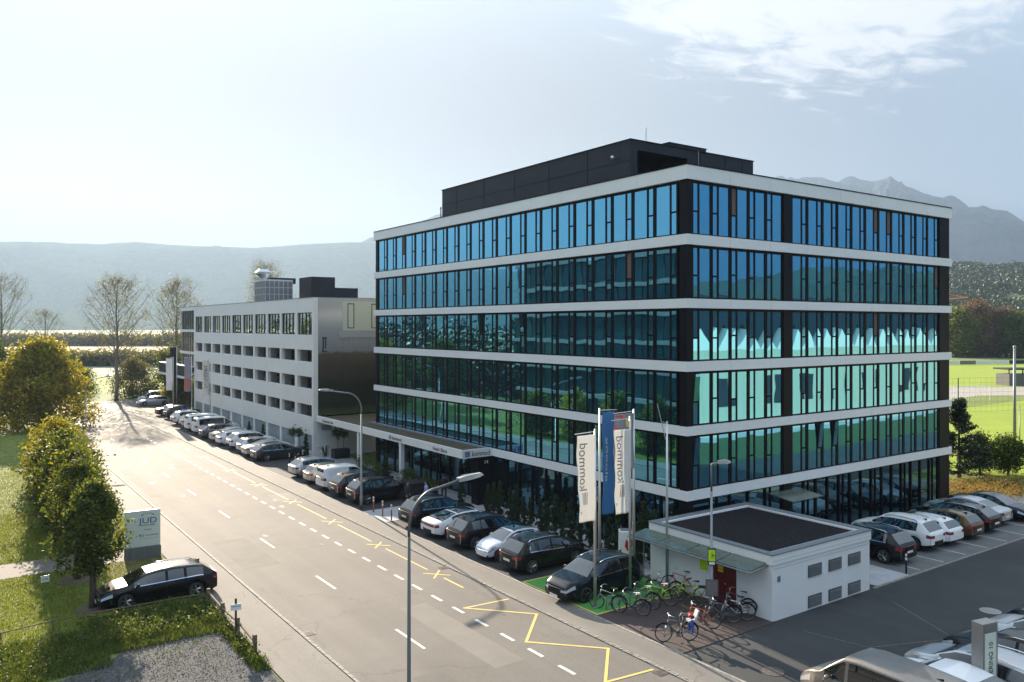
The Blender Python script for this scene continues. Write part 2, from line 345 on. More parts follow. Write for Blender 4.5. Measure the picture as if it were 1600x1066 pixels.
# bike plaza in dark block paving
M_brick = mat('block_paving', (.06,.042,.04), .85, noise='world', bump=(30,.002))
t = M_brick.node_tree; bb = N(t, 'ShaderNodeTexBrick'); gg = N(t, 'ShaderNodeNewGeometry'); mpn = N(t, 'ShaderNodeMapping'); mpn.inputs['Rotation'].default_value = (0,0,R(90))
t.links.new(gg.outputs['Position'], mpn.inputs[0]); t.links.new(mpn.outputs[0], bb.inputs[0])
bb.inputs['Color1'].default_value = (.055,.040,.038,1); bb.inputs['Color2'].default_value = (.075,.050,.045,1); bb.inputs['Mortar'].default_value = (.03,.027,.026,1)
bb.inputs['Scale'].default_value = 5; bb.inputs['Mortar Size'].default_value = .025; bb.inputs['Bias'].default_value = 0
t.links.new(bb.outputs['Color'], t.nodes['Principled BSDF'].inputs['Base Color'])
bp = MB(); bp.box(22.6, 28.2, 21.0, 26.2, -.3, .04); bp.box(24.6, 28.2, 26.2, 28.9, -.3, .04); prep('block_paving', bp, M_brick)
gs = MB(); gs.box(22.62, 28.25, 25.75, 31.35, -.3, .045); 
ga = MB(); ga.box(22.62, 24.6, 26.2, 28.9, -.3, .038)
struct(ga.build('paved_corner', M_brick))
gp = MB(); gp.sheet(22.75, 27.9, 25.95, 31.2, .052); prep('green_bay', gp, M_green)
ln = MB(); ln.sheet(22.65, 22.75, 25.85, 31.3, .052); ln.sheet(22.75, 27.9, 31.2, 31.3, .052); ln.sheet(22.75, 27.9, 25.85, 25.95, .052); ln.sheet(22.75, 27.9, 28.55, 28.62, .057)
prep('green_bay_lines', ln, M_painty)
# paler forecourt by the entrance, planting strip
fc = MB(); fc.box(28.3, 31.2, 45, 72.3, -.3, .045); fc.box(22.62, 28.3, 45.8, 49.3, -.3, .044); prep('forecourt', fc, M_slab)
ps = MB(); ps.box(28.3, 30.9, 28.6, 45, -.3, .05); prep('planting_strip', ps, M_slab)
# right side: paving between hut and bays, marked bays
rb = MB(); rb.box(36.0, 38.9, 21.15, 28.3, -.2, .05); prep('pale_walkway', rb, M_slab)
rb = MB(); rb.box(38.9, 64, 21.15, 28.3, -.2, .03); prep('bay_paving', rb, mat('grey_pavers', (.11,.115,.115), .85, col2=(.14,.145,.145), nscale=1.1, noise='world', bump=(25,.003)))
kb = MB()
for x in np.arange(35.6, 64, .5): kb.box(x, x+.485, 21.02, 21.14, -.2, .045)
prep('car_park_edging', kb, M_kerb)
ln = MB()
for i in range(11): x = 40.9+i*2.35-.75; ln.sheet(x, x+.07, 21.3, 26.6, .034)

prep('bay_lines', ln, M_paintw)
ln = MB()
def thin(mb, a, b, w=.035, z=.022):
    d = (Vector(b)-Vector(a)).normalized(); n_ = Vector((-d.y, d.x))*w/2; mb.quad((*(Vector(a)-n_),z),(*(Vector(b)-n_),z),(*(Vector(b)+n_),z),(*(Vector(a)+n_),z))
thin(ln, (34.6,19.6), (32.5,15.9)); thin(ln, (32.48,15.86), (28.9,17.3), z=.023); thin(ln, (28.9,17.32), (28.3,19.8), z=.024)
prep('faint_yard_lines', ln, mat('worn_paint', (.2,.2,.2), .8, col2=(.08,.08,.08), nscale=5, noise='world'))
pt = MB()
for x0, x1, y0, y1, k in ((12.4,14.3,41.0,47.2,0),(16.2,17.5,24.0,31.5,1),(12.2,13.0,62,75,0),(19.2,20.7,55.5,58.2,1),(13.4,14.5,22.3,25.0,0),(16.6,17.9,69,77,0)): pt.sheet(x0, x1, y0, y1, .0145, k)
struct(pt.build('asphalt_patches', [mat('patch_dark', (.085,.078,.07), .85, col2=(.115,.105,.09), nscale=.6, noise='world', bump=(60,.002)), mat('patch_light', (.145,.13,.115), .85, col2=(.17,.155,.135), nscale=.6, noise='world', bump=(60,.002))]))
thin_ = MB(); stn = random.Random(3)
for k in range(26):
    x, y = stn.uniform(12.2,20.5), stn.uniform(21,95); rr = stn.uniform(.05,.22); thin_.poly([(x+rr*(1+.4*math.sin(3*a+k))*math.cos(a), y+rr*1.8*(1+.3*math.cos(2*a+k))*math.sin(a)) for a in np.linspace(0,6.1,14)], .0155)
struct(thin_.build('oil_stains', mat('oil_stain', (.055,.05,.045), .7)))
# gravel lot bottom-left
gl = MB(); gl.poly([(-8,5),(9.55,5),(9.55,33.6),(8.6,34.6),(6.3,34.4),(5.2,32.9),(3.8,32.0),(2,31.2),(-8,30)], .018); prep('gravel_lot', gl, M_gravel)
gd = MB(); gd.poly([(5.6,39.9),(9.6,39.9),(9.6,46.1),(7.0,46.1),(6.4,42.5)], .010); prep('worn_ground', gd, mat('dry_earth', (.22,.17,.11), .95, col2=(.12,.13,.04), nscale=1.4, noise='world', bump=(14,.04)))
# road markings
mk = MB()
for k in range(-6, 40): y = 21.95+k*1.858; mk.sheet(18.13, 18.28, y, y+.92, .018)
for k in range(-2, 12):
    y = 27.0+k*8.55; mk.sheet(14.92, 15.04, y, y+2.4, .018)
for y in (112,): mk.sheet(11.9, 20.8, y, y+.35, .018)
for y in range(118, 131, 4): mk.sheet(14.92, 15.04, y, y+2, .018)
mk.sheet(11.82, 11.92, 96, 131, .018)
prep('white_road_markings', mk, M_paintw)
mk = MB()
def stroke(mb, pts, w, z):
    for (ax, ay), (bx, by) in zip(pts, pts[1:]):
        d = Vector((bx-ax, by-ay)).normalized(); n = Vector((-d.y, d.x))*w/2; a = Vector((ax,ay))-d*w*.4; b = Vector((bx,by))+d*w*.4
        mb.quad((*(a-n),z), (*(b-n),z), (*(b+n),z), (*(a+n),z))
for i in range(6): 
    zz = [(20.75,29.75),(18.55,29.9),(20.7,27.5),(18.52,25.3),(20.7,22.98),(18.65,20.85),(20.72,20.65)]
    stroke(mk, zz[i:i+2], .115, .017+.0012*i)
for cx, cy in ((20.1,35.2),(20.1,41.6),(20.1,48.6),(20.1,56.6),(20.1,65.2),(20.1,74.5),(20.1,84.5)):
    pass
XS = [34.75, 41.3, 47.9, 54.9, 62.3, 70.0, 78.5]
for y in XS:
    stroke(mk, [(19.55,y-.45),(20.35,y+.45)], .10, .017); stroke(mk, [(19.5,y+.5),(20.4,y-.5)], .10, .019)
for a, b_ in zip(XS, XS[1:]): stroke(mk, [(19.95,a+.95),(19.95,b_-.95)], .09, .018)
stroke(mk, [(19.95,32.3),(19.95,34.0)], .11, .018)
prep('yellow_road_markings', mk, M_painty)
def disc_thing(name, label, cat, x, y, r, z, mt):
    mb = MB(); mb.lathe([(r,0),(r,.012),(r-.03,.016),(r-.05,.010),(.02,.010)], n=28)
    for a in range(-3, 4): mb.box(a*r*.22-.015, a*r*.22+.015, -math.sqrt(max(.01, (r*.85)**2-(a*r*.22)**2)), math.sqrt(max(.01, (r*.85)**2-(a*r*.22)**2)), .010, .017)
    o = mb.build(name, mt, loc=(x,y,z)); tag(o, label, cat); return o
M_iron = mat('cast_iron', (.07,.055,.045), .7, col2=(.12,.1,.09), nscale=8)
disc_thing('manhole_cover', 'round rusty manhole cover in the asphalt below the bicycles, nearest the road', 'manhole cover', 24.1, 18.05, .38, .016, M_iron)
disc_thing('manhole_cover', 'round pale grey manhole cover out in the dark car park', 'manhole cover', 36.9, 16.5, .42, .016, M_conc)
for i, (x, y, lb) in enumerate(((20.75,20.3,'small square drain grate at the kerb beside the yellow zigzag end'),(20.75,35.5,'small drain grate at the kerb near the yellow cross in front of the parked cars'),(11.95,31.0,'small drain grate in the left gutter beside the gravel lot'))):
    mb = MB(); mb.box(-.22,.22,-.22,.22,0,.012)
    for k in range(5): mb.box(-.18,.18,-.17+k*.075,-.14+k*.075,.012,.018)
    tag(mb.build('drain_grate', M_iron, loc=(x,y,.0125)), lb, 'drain grate')
# far fields (ground colour strips), in perspective behind the trees
def strip(name, d0, d1, c1, c2, a0=-25, a1=33, z=.006, st=None):
    mb = MB(); pts = []
    ang = [a0+(a1-a0)*i/16 for i in range(17)]
    for i in range(16):
        q = []
        for d, a in ((d0,ang[i]),(d0,ang[i+1]),(d1,ang[i+1]),(d1,ang[i])):
            rr = d/math.cos(R(a-35.2)) if abs(a-35.2) < 70 else d/math.cos(R(70)); q.append((rr*math.sin(R(a)), rr*math.cos(R(a)), z))
        mb.quad(*q)
    prep(name, mb, mat('m_'+name, c1, .95, col2=c2, nscale=.15, noise='world', bump=(1.5,.25)))
strip('meadow', 150, 206, (.16,.21,.04), (.24,.28,.06), z=.006)
strip('pale_field', 206, 246, (.28,.30,.22), (.22,.26,.16), z=.007)
strip('stubble_field', 262, 520, (.42,.32,.18), (.36,.29,.16), z=.008)
strip('misty_field', 520, 1500, (.30,.32,.18), (.36,.34,.22), z=.010)
# sports ground on the right
sp = MB(); sp.poly([(64,31),(66,-10),(250,-60),(250,60),(140,72),(62,41)], .006); prep('grass_verge', sp, M_grass)
M_pitch = mat('pitch_grass', (.20,.27,.008), .9, col2=(.24,.30,.012), nscale=.25, noise='world', bump=(8,.03))
sp = MB(); sp.poly([(70,37),(72,25),(125,0),(165,60),(108,60)], .012)
sp.poly([(70,37),(108,60),(104,70),(60,45)], .012); prep('near_pitch', sp, M_pitch)
sp = MB(); sp.poly([(100,66),(150,69),(196,42),(250,50),(190,84),(130,88)], .014); prep('gravel_path', sp, mat('pale_gravel', (.34,.31,.27), .95, col2=(.27,.25,.22), nscale=.6, noise='world'))
sp = MB(); sp.poly([(160,90),(185,68),(300,60),(330,110),(290,150),(180,140)], .018); prep('far_pitch', sp, M_pitch)
# ================================================================ main office building
BX0, BY0, BX1, BY1 = 30.9, 28.35, 57.7, 64.9
BANDS = [(3.38,3.86),(6.70,7.16),(9.98,10.49),(13.24,13.72),(16.49,17.02)]
TOP0, TOP1 = 19.83, 20.55
B = thing('office_building', 'six storey black and white office block with blue mirror glass and white floor bands', 'office building', (BX0,BY0,0))
def P(mb, name, m, parent=B, smooth=False, **kw):      # world coordinates under a thing that stands elsewhere
    lx, ly, lz = parent.location if parent.parent is None else parent.parent.location+parent.location
    mb.v = [(x-lx, y-ly, z-lz) for x, y, z in mb.v]
    return mb.build(name, m, parent, smooth, **kw)
mb = MB(); mb.box(BX0+.42, BX1-.42, BY0+.42, BY1-.42, 0, 20.0); P(mb, 'core', M_black)
mb = MB(); mb.box(BX0+.3, BX1-.3, BY0+.3, BY1-.3, 20.0, 20.25); P(mb, 'flat_roof', M_rgrav)
def band(z0, z1, name='floor_band', th=.45):
    mb = MB()
    def run(a0, a1, f):
        n = max(1, round((a1-a0)/3.36)); s = (a1-a0)/n
        for i in range(n): f(a0+i*s+(.007 if i else 0), a0+(i+1)*s-.007)
    run(BY0+th, BY1-th, lambda a, b: mb.box(BX0, BX0+th, a, b, z0, z1))
    run(BX0, BX1, lambda a, b: mb.box(a, b, BY0, BY0+th, z0, z1))
    mb.box(BX1-th, BX1, BY0+th+.004, BY1-th-.004, z0, z1); mb.box(BX0, BX1, BY1-th, BY1, z0, z1)
    return P(mb, name, M_whitem)
for z0, z1 in BANDS: band(z0, z1)
band(TOP0, TOP1, 'roof_fascia')
mb = MB()
mb.box(BX0-.03, BX0+.33, BY0+.33, BY1-.33, TOP1+.002, TOP1+.06); mb.box(BX0-.03, BX1+.03, BY0-.03, BY0+.33, TOP1+.002, TOP1+.06); mb.box(BX1-.33, BX1+.03, BY0+.33, BY1-.33, TOP1+.002, TOP1+.06); mb.box(BX0-.03, BX1+.03, BY1-.33, BY1+.03, TOP1+.002, TOP1+.06)
P(mb, 'roof_coping', M_black)
floors = [(0.0,3.38)]+[(a[1], b[0]) for a, b in zip(BANDS, BANDS[1:]+[(TOP0,0)])]
# a window module: wide fixed pane + narrow sash split by a rail. local u along facade, outward = -n (local -Y), origin at lower left seen from outside
def module(p, h, narrow_left, seed, wide_w=None, nw=.36, gap=.21, mull=.12, rail=.42, kind=None, top=.14, bot=.08):
    r = random.Random(seed); mb = MB(); d0, d1 = -.05, .10
    ww = p-gap-nw-mull
    a0 = gap/2
    if narrow_left: n0, n1, w0, w1 = a0, a0+nw, a0+nw+mull, p-gap/2
    else: w0, w1, n0, n1 = a0, a0+ww, a0+ww+mull, p-gap/2
    m0, m1 = (n1, w0) if narrow_left else (w1, n0)
    rz = h*rail+r.choice((0,0,0,.12))
    mb.box(.01, a0, d0, d1, 0, h); mb.box(p-gap/2, p-.01, d0, d1, 0, h); mb.box(m0, m1, d0+.015, d1, bot, h-top)
    mb.box(a0, p-gap/2, d0+.01, d1, 0, bot); mb.box(a0, p-gap/2, d0+.01, d1, h-top, h)
    mb.box(n0, n1, d0+.02, d1, rz, rz+.09)
    def pane(x0, x1, z0, z1, mi=1, amp=.004):
        o = [r.uniform(-amp, amp) for _ in range(3)]; y = -.012
        # slightly out of flat, as real units are
        mb.quad((x0,y+o[0],z0),(x1,y+o[1],z0),(x1,y+o[1]+o[2],z1),(x0,y+o[0]+o[2],z1), mi)
    pane(w0, w1, bot, h-top); pane(n0, n1, bot, rz)
    if kind == 'blind': pane(n0, n1, rz+.09, h-top, 2)
    elif kind == 'tilt':
        mb.quad((n0,-.06,rz+.09),(n1,-.06,rz+.09),(n1,-.22,h-top),(n0,-.22,h-top), 1); mb.box(n0,n1,.04,.06,rz+.09,h-top,3)
    else: pane(n0, n1, rz+.09, h-top)
    return mb
WM = [M_black, M_glass, M_blind, M_dark]
NL, NR, PL, PR = 21, 16, 1.676, 1.50
VAR = {}
def wmesh(side, fl, h, k, kind):
    key = (side, fl, k if not kind else 0, kind)
    if key not in VAR:
        VAR[key] = module(PL if side == 'L' else PR, h, side == 'Rn', hash((side,k,kind or '',fl)) % 9999 if False else (k*17+fl*101+(0 if side=='L' else 7)), kind=kind).mesh('window', WM)
    return VAR[key]
near_rest = MB()
special = {('L',5,18):'blind0',('L',4,18):'blind',('L',3,9):'tilt',('L',3,12):'tilt',('L',4,2):'blind',('R',5,2):'blind',('R',5,10):'blind',('R',5,11):'blind',('R',3,10):'blind',('R',2,0):'tilt',('R',1,0):'tilt',('R',1,6):'tilt',('R',1,7):'tilt',('R',4,15):'blind',('L',5,2):'blind'}
special.pop(('L',5,18))
for fl in range(1, 6):
    z0, z1 = floors[fl]; z0 += .002; h = z1-z0-.004
    for i in range(NL):        # i=0 far end
        y = 64.35-i*PL; kind = special.get(('L', fl, i)); me = wmesh('L', fl, h, i % 6, kind)
        M = Matrix.Translation((BX0+.22, y, z0)) @ Matrix.Rotation(R(-90), 4, 'Z')
        if i >= 21-(5 if fl == 5 else 4) or kind:
            o = link('window', me, B); o.location = (M.translation.x-BX0, M.translation.y-BY0, z0); o.rotation_euler = (0,0,R(-90))
        else:
            st = len(near_rest.v); near_rest.add([M @ v.co for v in me.vertices], [tuple(p.vertices) for p in me.polygons]); 
            for q, p in enumerate(me.polygons): near_rest.m[len(near_rest.m)-len(me.polygons)+q] = p.material_index
    for i in range(NR):
        x = 31.45+i*PR if i < 5 else 39.75+(i-5)*PR; nl = i < 5
        kind = special.get(('R', fl, i)); me = wmesh('Rn' if nl else 'Rw', fl, h, i % 6, kind)
        o = link('window', me, B); o.location = (x-BX0, .22, z0)
o = near_rest.build('window', WM); o.parent = B; o.location = (-BX0, -BY0, 0); o['kind'] = 'stuff'; o.name = 'window_run'
# solid dark panels at the corners and between the window runs
for nm, bx in (('corner_panel', (BX0+.10, BX0+.55, BY0+.10, BY0+.62)), ('corner_panel', (BX0+.12, BX0+.40, 64.36, BY1-.14)), ('corner_panel', (56.26, BX1-.12, BY0+.12, BY0+.40)), ('dark_panel', (38.96, 39.74, BY0+.13, BY0+.38))):
    mb = MB()
    for z0, z1 in floors: mb.box(*bx, z0+.002, z1-.002)
    P(mb, nm, M_black)
# ground floor glazing: tall dark panes
def tall_run(name, ax, fixed, a0, a1, n, z0, z1, seed):
    r = random.Random(seed); s = (a1-a0)/n
    for i in range(n):
        mb = MB(); u0, u1 = a0+i*s, a0+(i+1)*s
        def bx(ua, ub, d0, d1, za, zb, mi=0):
            if ax == 'y': mb.box(fixed-d1, fixed-d0, ua, ub, za, zb, mi)
            else: mb.box(ua, ub, fixed-d1, fixed-d0, za, zb, mi)
        bx(u0, u0+.07, -.1, .08, z0, z1); bx(u1-.07, u1, -.1, .08, z0, z1); bx(u0+.07, u1-.07, -.1, .06, z0, z0+.1); bx(u0+.07, u1-.07, -.1, .06, z1-.1, z1)
        if i % 3 == 1: bx(u0+.42, u0+.5, -.1, .06, z0+.1, z1-.1); bx(u0+.07, u0+.42, -.1, .05, z0+2.1, z0+2.18)
        e = r.uniform(-.006, .006)
        if ax == 'y': mb.quad((fixed+e,u1-.06,z0+.08),(fixed-e,u0+.06,z0+.08),(fixed-e,u0+.06,z1-.08),(fixed+e,u1-.06,z1-.08), 1)
        else: mb.quad((u0+.06,fixed+e,z0+.08),(u1-.06,fixed-e,z0+.08),(u1-.06,fixed-e,z1-.08),(u0+.06,fixed+e,z1-.08), 1)
        P(mb, name, [M_black, M_glassg])
tall_run('shop_window', 'y', BX0+.24, 28.98, 46.1, 12, .05, 3.376, 3)
tall_run('shop_window', 'y', BX0+.24, 47.6, 64.3, 11, .05, 3.376, 4)
tall_run('shop_window', 'x', BY0+.24, 31.46, 38.9, 5, .05, 3.376, 5)
tall_run('shop_window', 'x', BY0+.24, 39.76, 56.2, 14, .05, 3.376, 6)
mb = MB(); mb.box(29.85, 31.3, 46.42, 47.2, 0, 3.43); mb.box(30.9, 31.3, 46.12, 46.41, 0, 3.376); P(mb, 'entrance_wall', M_black)
mb = MB(); mb.box(30.95, 31.05, 47.25, 47.58, .06, 2.5); P(mb, 'entrance_door', M_glassp)
# roof plant room
mb = MB(); mb.box(35.1, 47.0, 39.9, 60.2, 20.2, 24.0); mb.box(35.1, 35.7, 36.9, 39.9, 20.2, 24.0); mb.box(40.2, 47.0, 36.9, 39.9, 20.2, 24.0); mb.box(35.7, 40.2, 36.9, 39.9, 23.4, 24.0)
ph = P(mb, 'plant_room', M_anth)
mb = MB(); mb.box(40.2, 43.9, 38.5, 44.0, 24.0, 24.75); P(mb, 'roof_hatch', M_anth)
mb = MB(); mb.box(35.04, 47.06, 36.84, 60.26, 24.0, 24.05); mb.box(40.15, 43.95, 38.45, 44.05, 24.75, 24.8); P(mb, 'plant_room_coping', M_black)
mb = MB()
for z in (21.4, 22.7):
    mb.box(35.085, 35.1, 36.9, 60.2, z, z+.025)
for y in (41,45.2,49.4,53.6,57.8): mb.box(35.085, 35.1, y, y+.025, 20.3, 24)
for x in (41.5,44.0,45.8): mb.box(x, x+.02, 36.885, 36.9, 20.6, 24)
P(mb, 'panel_joints', M_black)
mb = MB(); mb.tube([(35.05,38.3,23.1),(34.9,38.3,23.1)], .03, 6); mb.ball((34.85,38.3,23.08), .11); P(mb, 'floodlight', M_board, smooth=True)
mb = MB(); mb.tube([(33.8,58.2,20.2),(33.8,58.2,22.1)], .05, 6); mb.ball((33.8,58.2,22.15), .09, n=8); P(mb, 'vent_pipe', M_galv)
mb = MB(); mb.tube([(36.5,36.95,24.05),(36.5,36.95,24.9)], .02, 5); mb.tube([(41.2,36.8,24),(41.2,36.8,22.9)], .035, 6); P(mb, 'lightning_rod', M_galv)
mb = MB()
for i in range(16): mb.tube([(31.8+i*1.6,29.3,20.25),(31.8+i*1.6,29.3,20.42)], .03, 5)
P(mb, 'roof_anchor', M_galv)
# entrance canopy with its planted roof
mb = MB()
mb.box(28.5, 28.66, 46.25, 72.3, 3.38, 3.93); mb.box(28.66, 30.88, 46.25, 46.4, 3.36, 3.93)
mb.box(28.66, 33.4, 46.4, 64.95, 3.44, 3.5); mb.box(28.66, 36, 64.95, 72.3, 3.44, 3.5)
cn = P(mb, 'entrance_canopy', M_white)
mb = MB(); mb.box(28.66, 30.52, 46.4, 64.94, 3.5, 3.80); mb.box(28.66, 36, 64.94, 72.3, 3.5, 3.78); P(mb, 'sedum_roof', M_pgrey, cn)
mb = MB(); mb.box(30.55, 30.88, 46.4, 64.9, 3.5, 3.90); mb.box(30.55, 36, 64.94, 65.2, 3.5, 3.90); P(mb, 'canopy_upstand', M_galv, cn)
for y in (55.2, 62.9): mb = MB(); mb.box(28.55, 28.85, y, y+.32, 0, 3.36); P(mb, 'canopy_column', M_white, cn)
u = (0,-1,0)
text_on('lettering', 'Hotel / Büros', .36, (28.488-BX0+.0, 50.2-BY0, 3.5), u, (0,0,1), M_ink, B, width=2.0)
text_on('lettering', 'kommod', .40, (28.488-BX0, 56.6-BY0, 3.5), u, (0,0,1), M_ink, B, width=1.6)
text_on('lettering', 'Restaurant / Bar', .32, (28.488-BX0, 70.6-BY0, 3.52), u, (0,0,1), M_ink, B, width=2.4)
text_on('lettering', 'kommod', .5, (29.3-BX0, 46.24-BY0, 3.46), (1,0,0), (0,0,1), M_ink, B, width=1.45)
def bars(o, u, v, w, h, n, m, parent, th=.012):
    mb = MB(); u = Vector(u); v = Vector(v); nn = u.cross(v); o = Vector(o)
    for i in range(n):
        a = o+v*(h*i/n); b = a+v*(h*.55/n)
        q = [a, a+u*w, b+u*w, b]; mb.add([p-nn*.004 for p in q]+[p+nn*th for p in q], [(0,1,2,3),(4,5,6,7),(0,1,5,4),(1,2,6,5),(2,3,7,6),(3,0,4,7)])
    return mb.build('logo_bars', m, parent)
bars((28.72-BX0,46.24-BY0,3.46), (1,0,0), (0,0,1), .42, .38, 5, M_blueink, B)
bars((28.488-BX0,57.1-BY0,3.5), u, (0,0,1), .36, .3, 4, M_blueink, B)
mb = MB(); mb.box(29.9, 30.85, 46.38, 46.415, 2.78, 3.2); P(mb, 'house_number_plate', M_black)
text_on('lettering', '14', .36, (30.35-BX0, 46.37-BY0, 2.84), (1,0,0), (0,0,1), M_wink, B)
# glass porch on the right facade
mb = MB(); mb.add([(37.6,26.9,2.75),(40.4,26.9,2.75),(40.4,28.5,2.95),(37.6,28.5,2.95),(37.6,26.9,2.79),(40.4,26.9,2.79),(40.4,28.5,2.99),(37.6,28.5,2.99)], [(0,3,2,1),(4,5,6,7),(0,1,5,4),(1,2,6,5),(2,3,7,6),(3,0,4,7)])
P(mb, 'glass_porch', M_cglass)
# ================================================================ parking garage
KX, KY0, KY1, KT = 28.3, 72.4, 116.4, 15.0
K = thing('parking_garage', 'long white multi-storey parking garage with rows of open bays beside the road', 'parking garage', (KX,KY0,0))
def PK(mb, name, m, parent=K, **kw): return P(mb, name, m, parent, **kw)
cols = [(72.8,76.6),(77.3,81.1),(81.65,85.4),(86.0,89.8),(90.4,94.2),(94.8,98.5),(99.15,102.8),(103.5,107.1),(107.8,111.3),(112.1,115.7)]
rows = [(.5,2.02),(3.72,4.85),(6.36,7.5),(8.92,10.05),(11.5,13.62)]
mb = MB(); zz = [0]+[v for r_ in rows for v in r_]+[KT]
for i in range(0, len(zz), 2): mb.box(KX, KX+.3, KY0, KY1, zz[i], zz[i+1])
ys = [KY0]+[v for c_ in cols for v in c_]+[KY1]
for z0, z1 in rows:
    for i in range(0, len(ys), 2): mb.box(KX, KX+.3, ys[i], ys[i+1], z0+.002, z1-.002)
PK(mb, 'wall', M_white)
for z0, z1 in rows[:4]:
    for c in cols: mb = MB(); mb.box(KX+.31, KX+1.0, c[1]-.15, c[1]+.25, z0-.4, z1+.4); PK(mb, 'inner_column', M_conc)
mb = MB()
for z in (2.7, 5.4, 8.0, 10.7): mb.box(KX+.31, KX+16, KY0+.3, KY1-.1, z, z+.25)
mb.box(KX+.31, KX+16, KY1-.1, KY1, 0, KT-.5); mb.box(KX+15.8, KX+16, KY0+.3, KY1-.2, 0, KT-.5); PK(mb, 'parking_deck', M_conc)
mb = MB(); mb.box(KX+.3, KX+16, KY0+.3, KY1, KT-.6, KT-.3); PK(mb, 'flat_roof', M_rgrav)
mb = MB(); mb.box(KX-.03, KX+.3, KY0-.02, KY1+8, KT+.002, KT+.05); mb.box(KX+.3, KX+16, KY0-.02, KY0+.3, KT+.002, KT+.05); PK(mb, 'roof_edge', M_galv)
for y0, y1 in cols:
    z0, z1 = rows[4]; mb = MB()
    mb.box(KX+.12, KX+.26, y0, y1, z0, z0+.1); mb.box(KX+.12, KX+.26, y0, y1, z1-.08, z1)
    n = 4
    for i in range(n+1): y = y0+(y1-y0-.06)*i/n; mb.box(KX+.12, KX+.26, y, y+.06, z0+.1, z1-.08)
    for i in range(n):
        a = y0+(y1-y0)*i/n; b = y0+(y1-y0)*(i+1)/n; e = rnd.uniform(-.012,.012); mb.quad((KX+.18+e,b,z0+.08),(KX+.18-e,a,z0+.08),(KX+.18-e,a,z1-.06),(KX+.18+e,b,z1-.06), 1)
    PK(mb, 'strip_window', [M_anth, M_glassp])
for i, (y0, y1) in enumerate(cols):
    z0, z1 = rows[0]; mb = MB()
    for k in range(6): a = y0+(y1-y0)*k/6; mb.box(KX+.1, KX+.2, a+.02, a+(y1-y0)/6-.02, z0, z1)
    PK(mb, 'frosted_panel', M_matte)
# right end wall: landscape-coloured cladding sheets, painted office reflection, white base below the canopy
mb = MB(); mb.box(KX+.3, KX+16, KY0, KY0+.3, 0, 3.38); mb.box(KX, KX+.45, KY0-.02, KY0-.001, 3.9, KT); PK(mb, 'end_wall_base', M_white)
Mm = mat('landscape_cladding', (.4,.4,.4), .22, metal=.15, spec=.6)
t = Mm.node_tree; gg = N(t, 'ShaderNodeNewGeometry'); sp_ = N(t, 'ShaderNodeSeparateXYZ'); nz = N(t, 'ShaderNodeTexNoise'); nz.inputs['Scale'].default_value = .9; nz.inputs['Detail'].default_value = 8; nz.inputs['Roughness'].default_value = .7
t.links.new(gg.outputs['Position'], sp_.inputs[0]); t.links.new(gg.outputs['Position'], nz.inputs[0])
ma = N(t, 'ShaderNodeMath', operation='MULTIPLY_ADD'); t.links.new(nz.outputs[0], ma.inputs[0]); ma.inputs[1].default_value = .9; t.links.new(sp_.outputs[2], ma.inputs[2])
mr = N(t, 'ShaderNodeMapRange'); mr.inputs[1].default_value = 4; mr.inputs[2].default_value = 16; t.links.new(ma.outputs[0], mr.inputs[0])
ra = N(t, 'ShaderNodeValToRGB'); t.links.new(mr.outputs[0], ra.inputs[0]); e = ra.color_ramp.elements
e[0].position = 0; e[0].color = (.10,.13,.05,1); e[1].position = 1; e[1].color = (.50,.51,.49,1)
for ps_, c in ((.10,(.03,.038,.02,1)),(.28,(.035,.04,.025,1)),(.42,(.085,.07,.05,1)),(.515,(.13,.11,.08,1)),(.535,(.25,.26,.26,1)),(.66,(.36,.37,.38,1))):
    q = e.new(ps_); q.color = c
t.links.new(ra.outputs[0], t.nodes['Principled BSDF'].inputs['Base Color'])
for i in range(6):
    mb = MB(); mb.box(KX+.46+i*2.55, KX+.46+(i+1)*2.55-.012, KY0-.04, KY0-.001, 3.9, KT-.01); PK(mb, 'cladding_sheet', Mm)
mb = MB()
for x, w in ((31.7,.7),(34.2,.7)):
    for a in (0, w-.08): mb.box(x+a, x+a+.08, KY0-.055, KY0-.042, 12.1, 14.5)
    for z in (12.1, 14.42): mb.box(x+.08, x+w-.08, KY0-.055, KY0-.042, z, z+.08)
PK(mb, 'reflected_window_outline', M_anth)  # window frames of the painted office reflection
mb = MB(); mb.box(31.2, 37, KY0-.049, KY0-.041, 11.9, 14.7); PK(mb, 'painted_reflection', mat('reflection_pale', (.50,.53,.43), .4))  # reflection of the sunlit office back facade, painted as a pale panel
mb = MB(); mb.box(30.9, 37, KY0-.052, KY0-.042, 11.25, 11.88); PK(mb, 'reflected_plinth', mat('reflection_grey', (.33,.35,.35), .4))  # grey foot of the same painted reflection
mb = MB(); mb.box(29.15, 29.6, KY0-.056, KY0-.044, 11.15, 11.28); mb.box(29.18, 29.33, KY0-.056, KY0-.044, 10.0, 11.15); mb.box(29.42, 29.55, KY0-.056, KY0-.044, 10.2, 11.15); mb.box(29.1, 29.65, KY0-.056, KY0-.044, 9.85, 10.0); PK(mb, 'tower_shape', M_ink)
text_on('lettering', 'L I E C H T E N S T E I N', .42, (30.9-KX, -.06, 10.95), (1,0,0), (0,0,1), M_gink, K, width=6.4)
text_on('lettering', 'parkhaus', .72, (30.4-KX, -.012, 2.45), (1,0,0), (0,0,1), M_ink, K, width=3.1)
bars((29.1-KX,-.012,2.5), (1,0,0), (0,0,1), 1.0, .5, 4, M_gink, K)
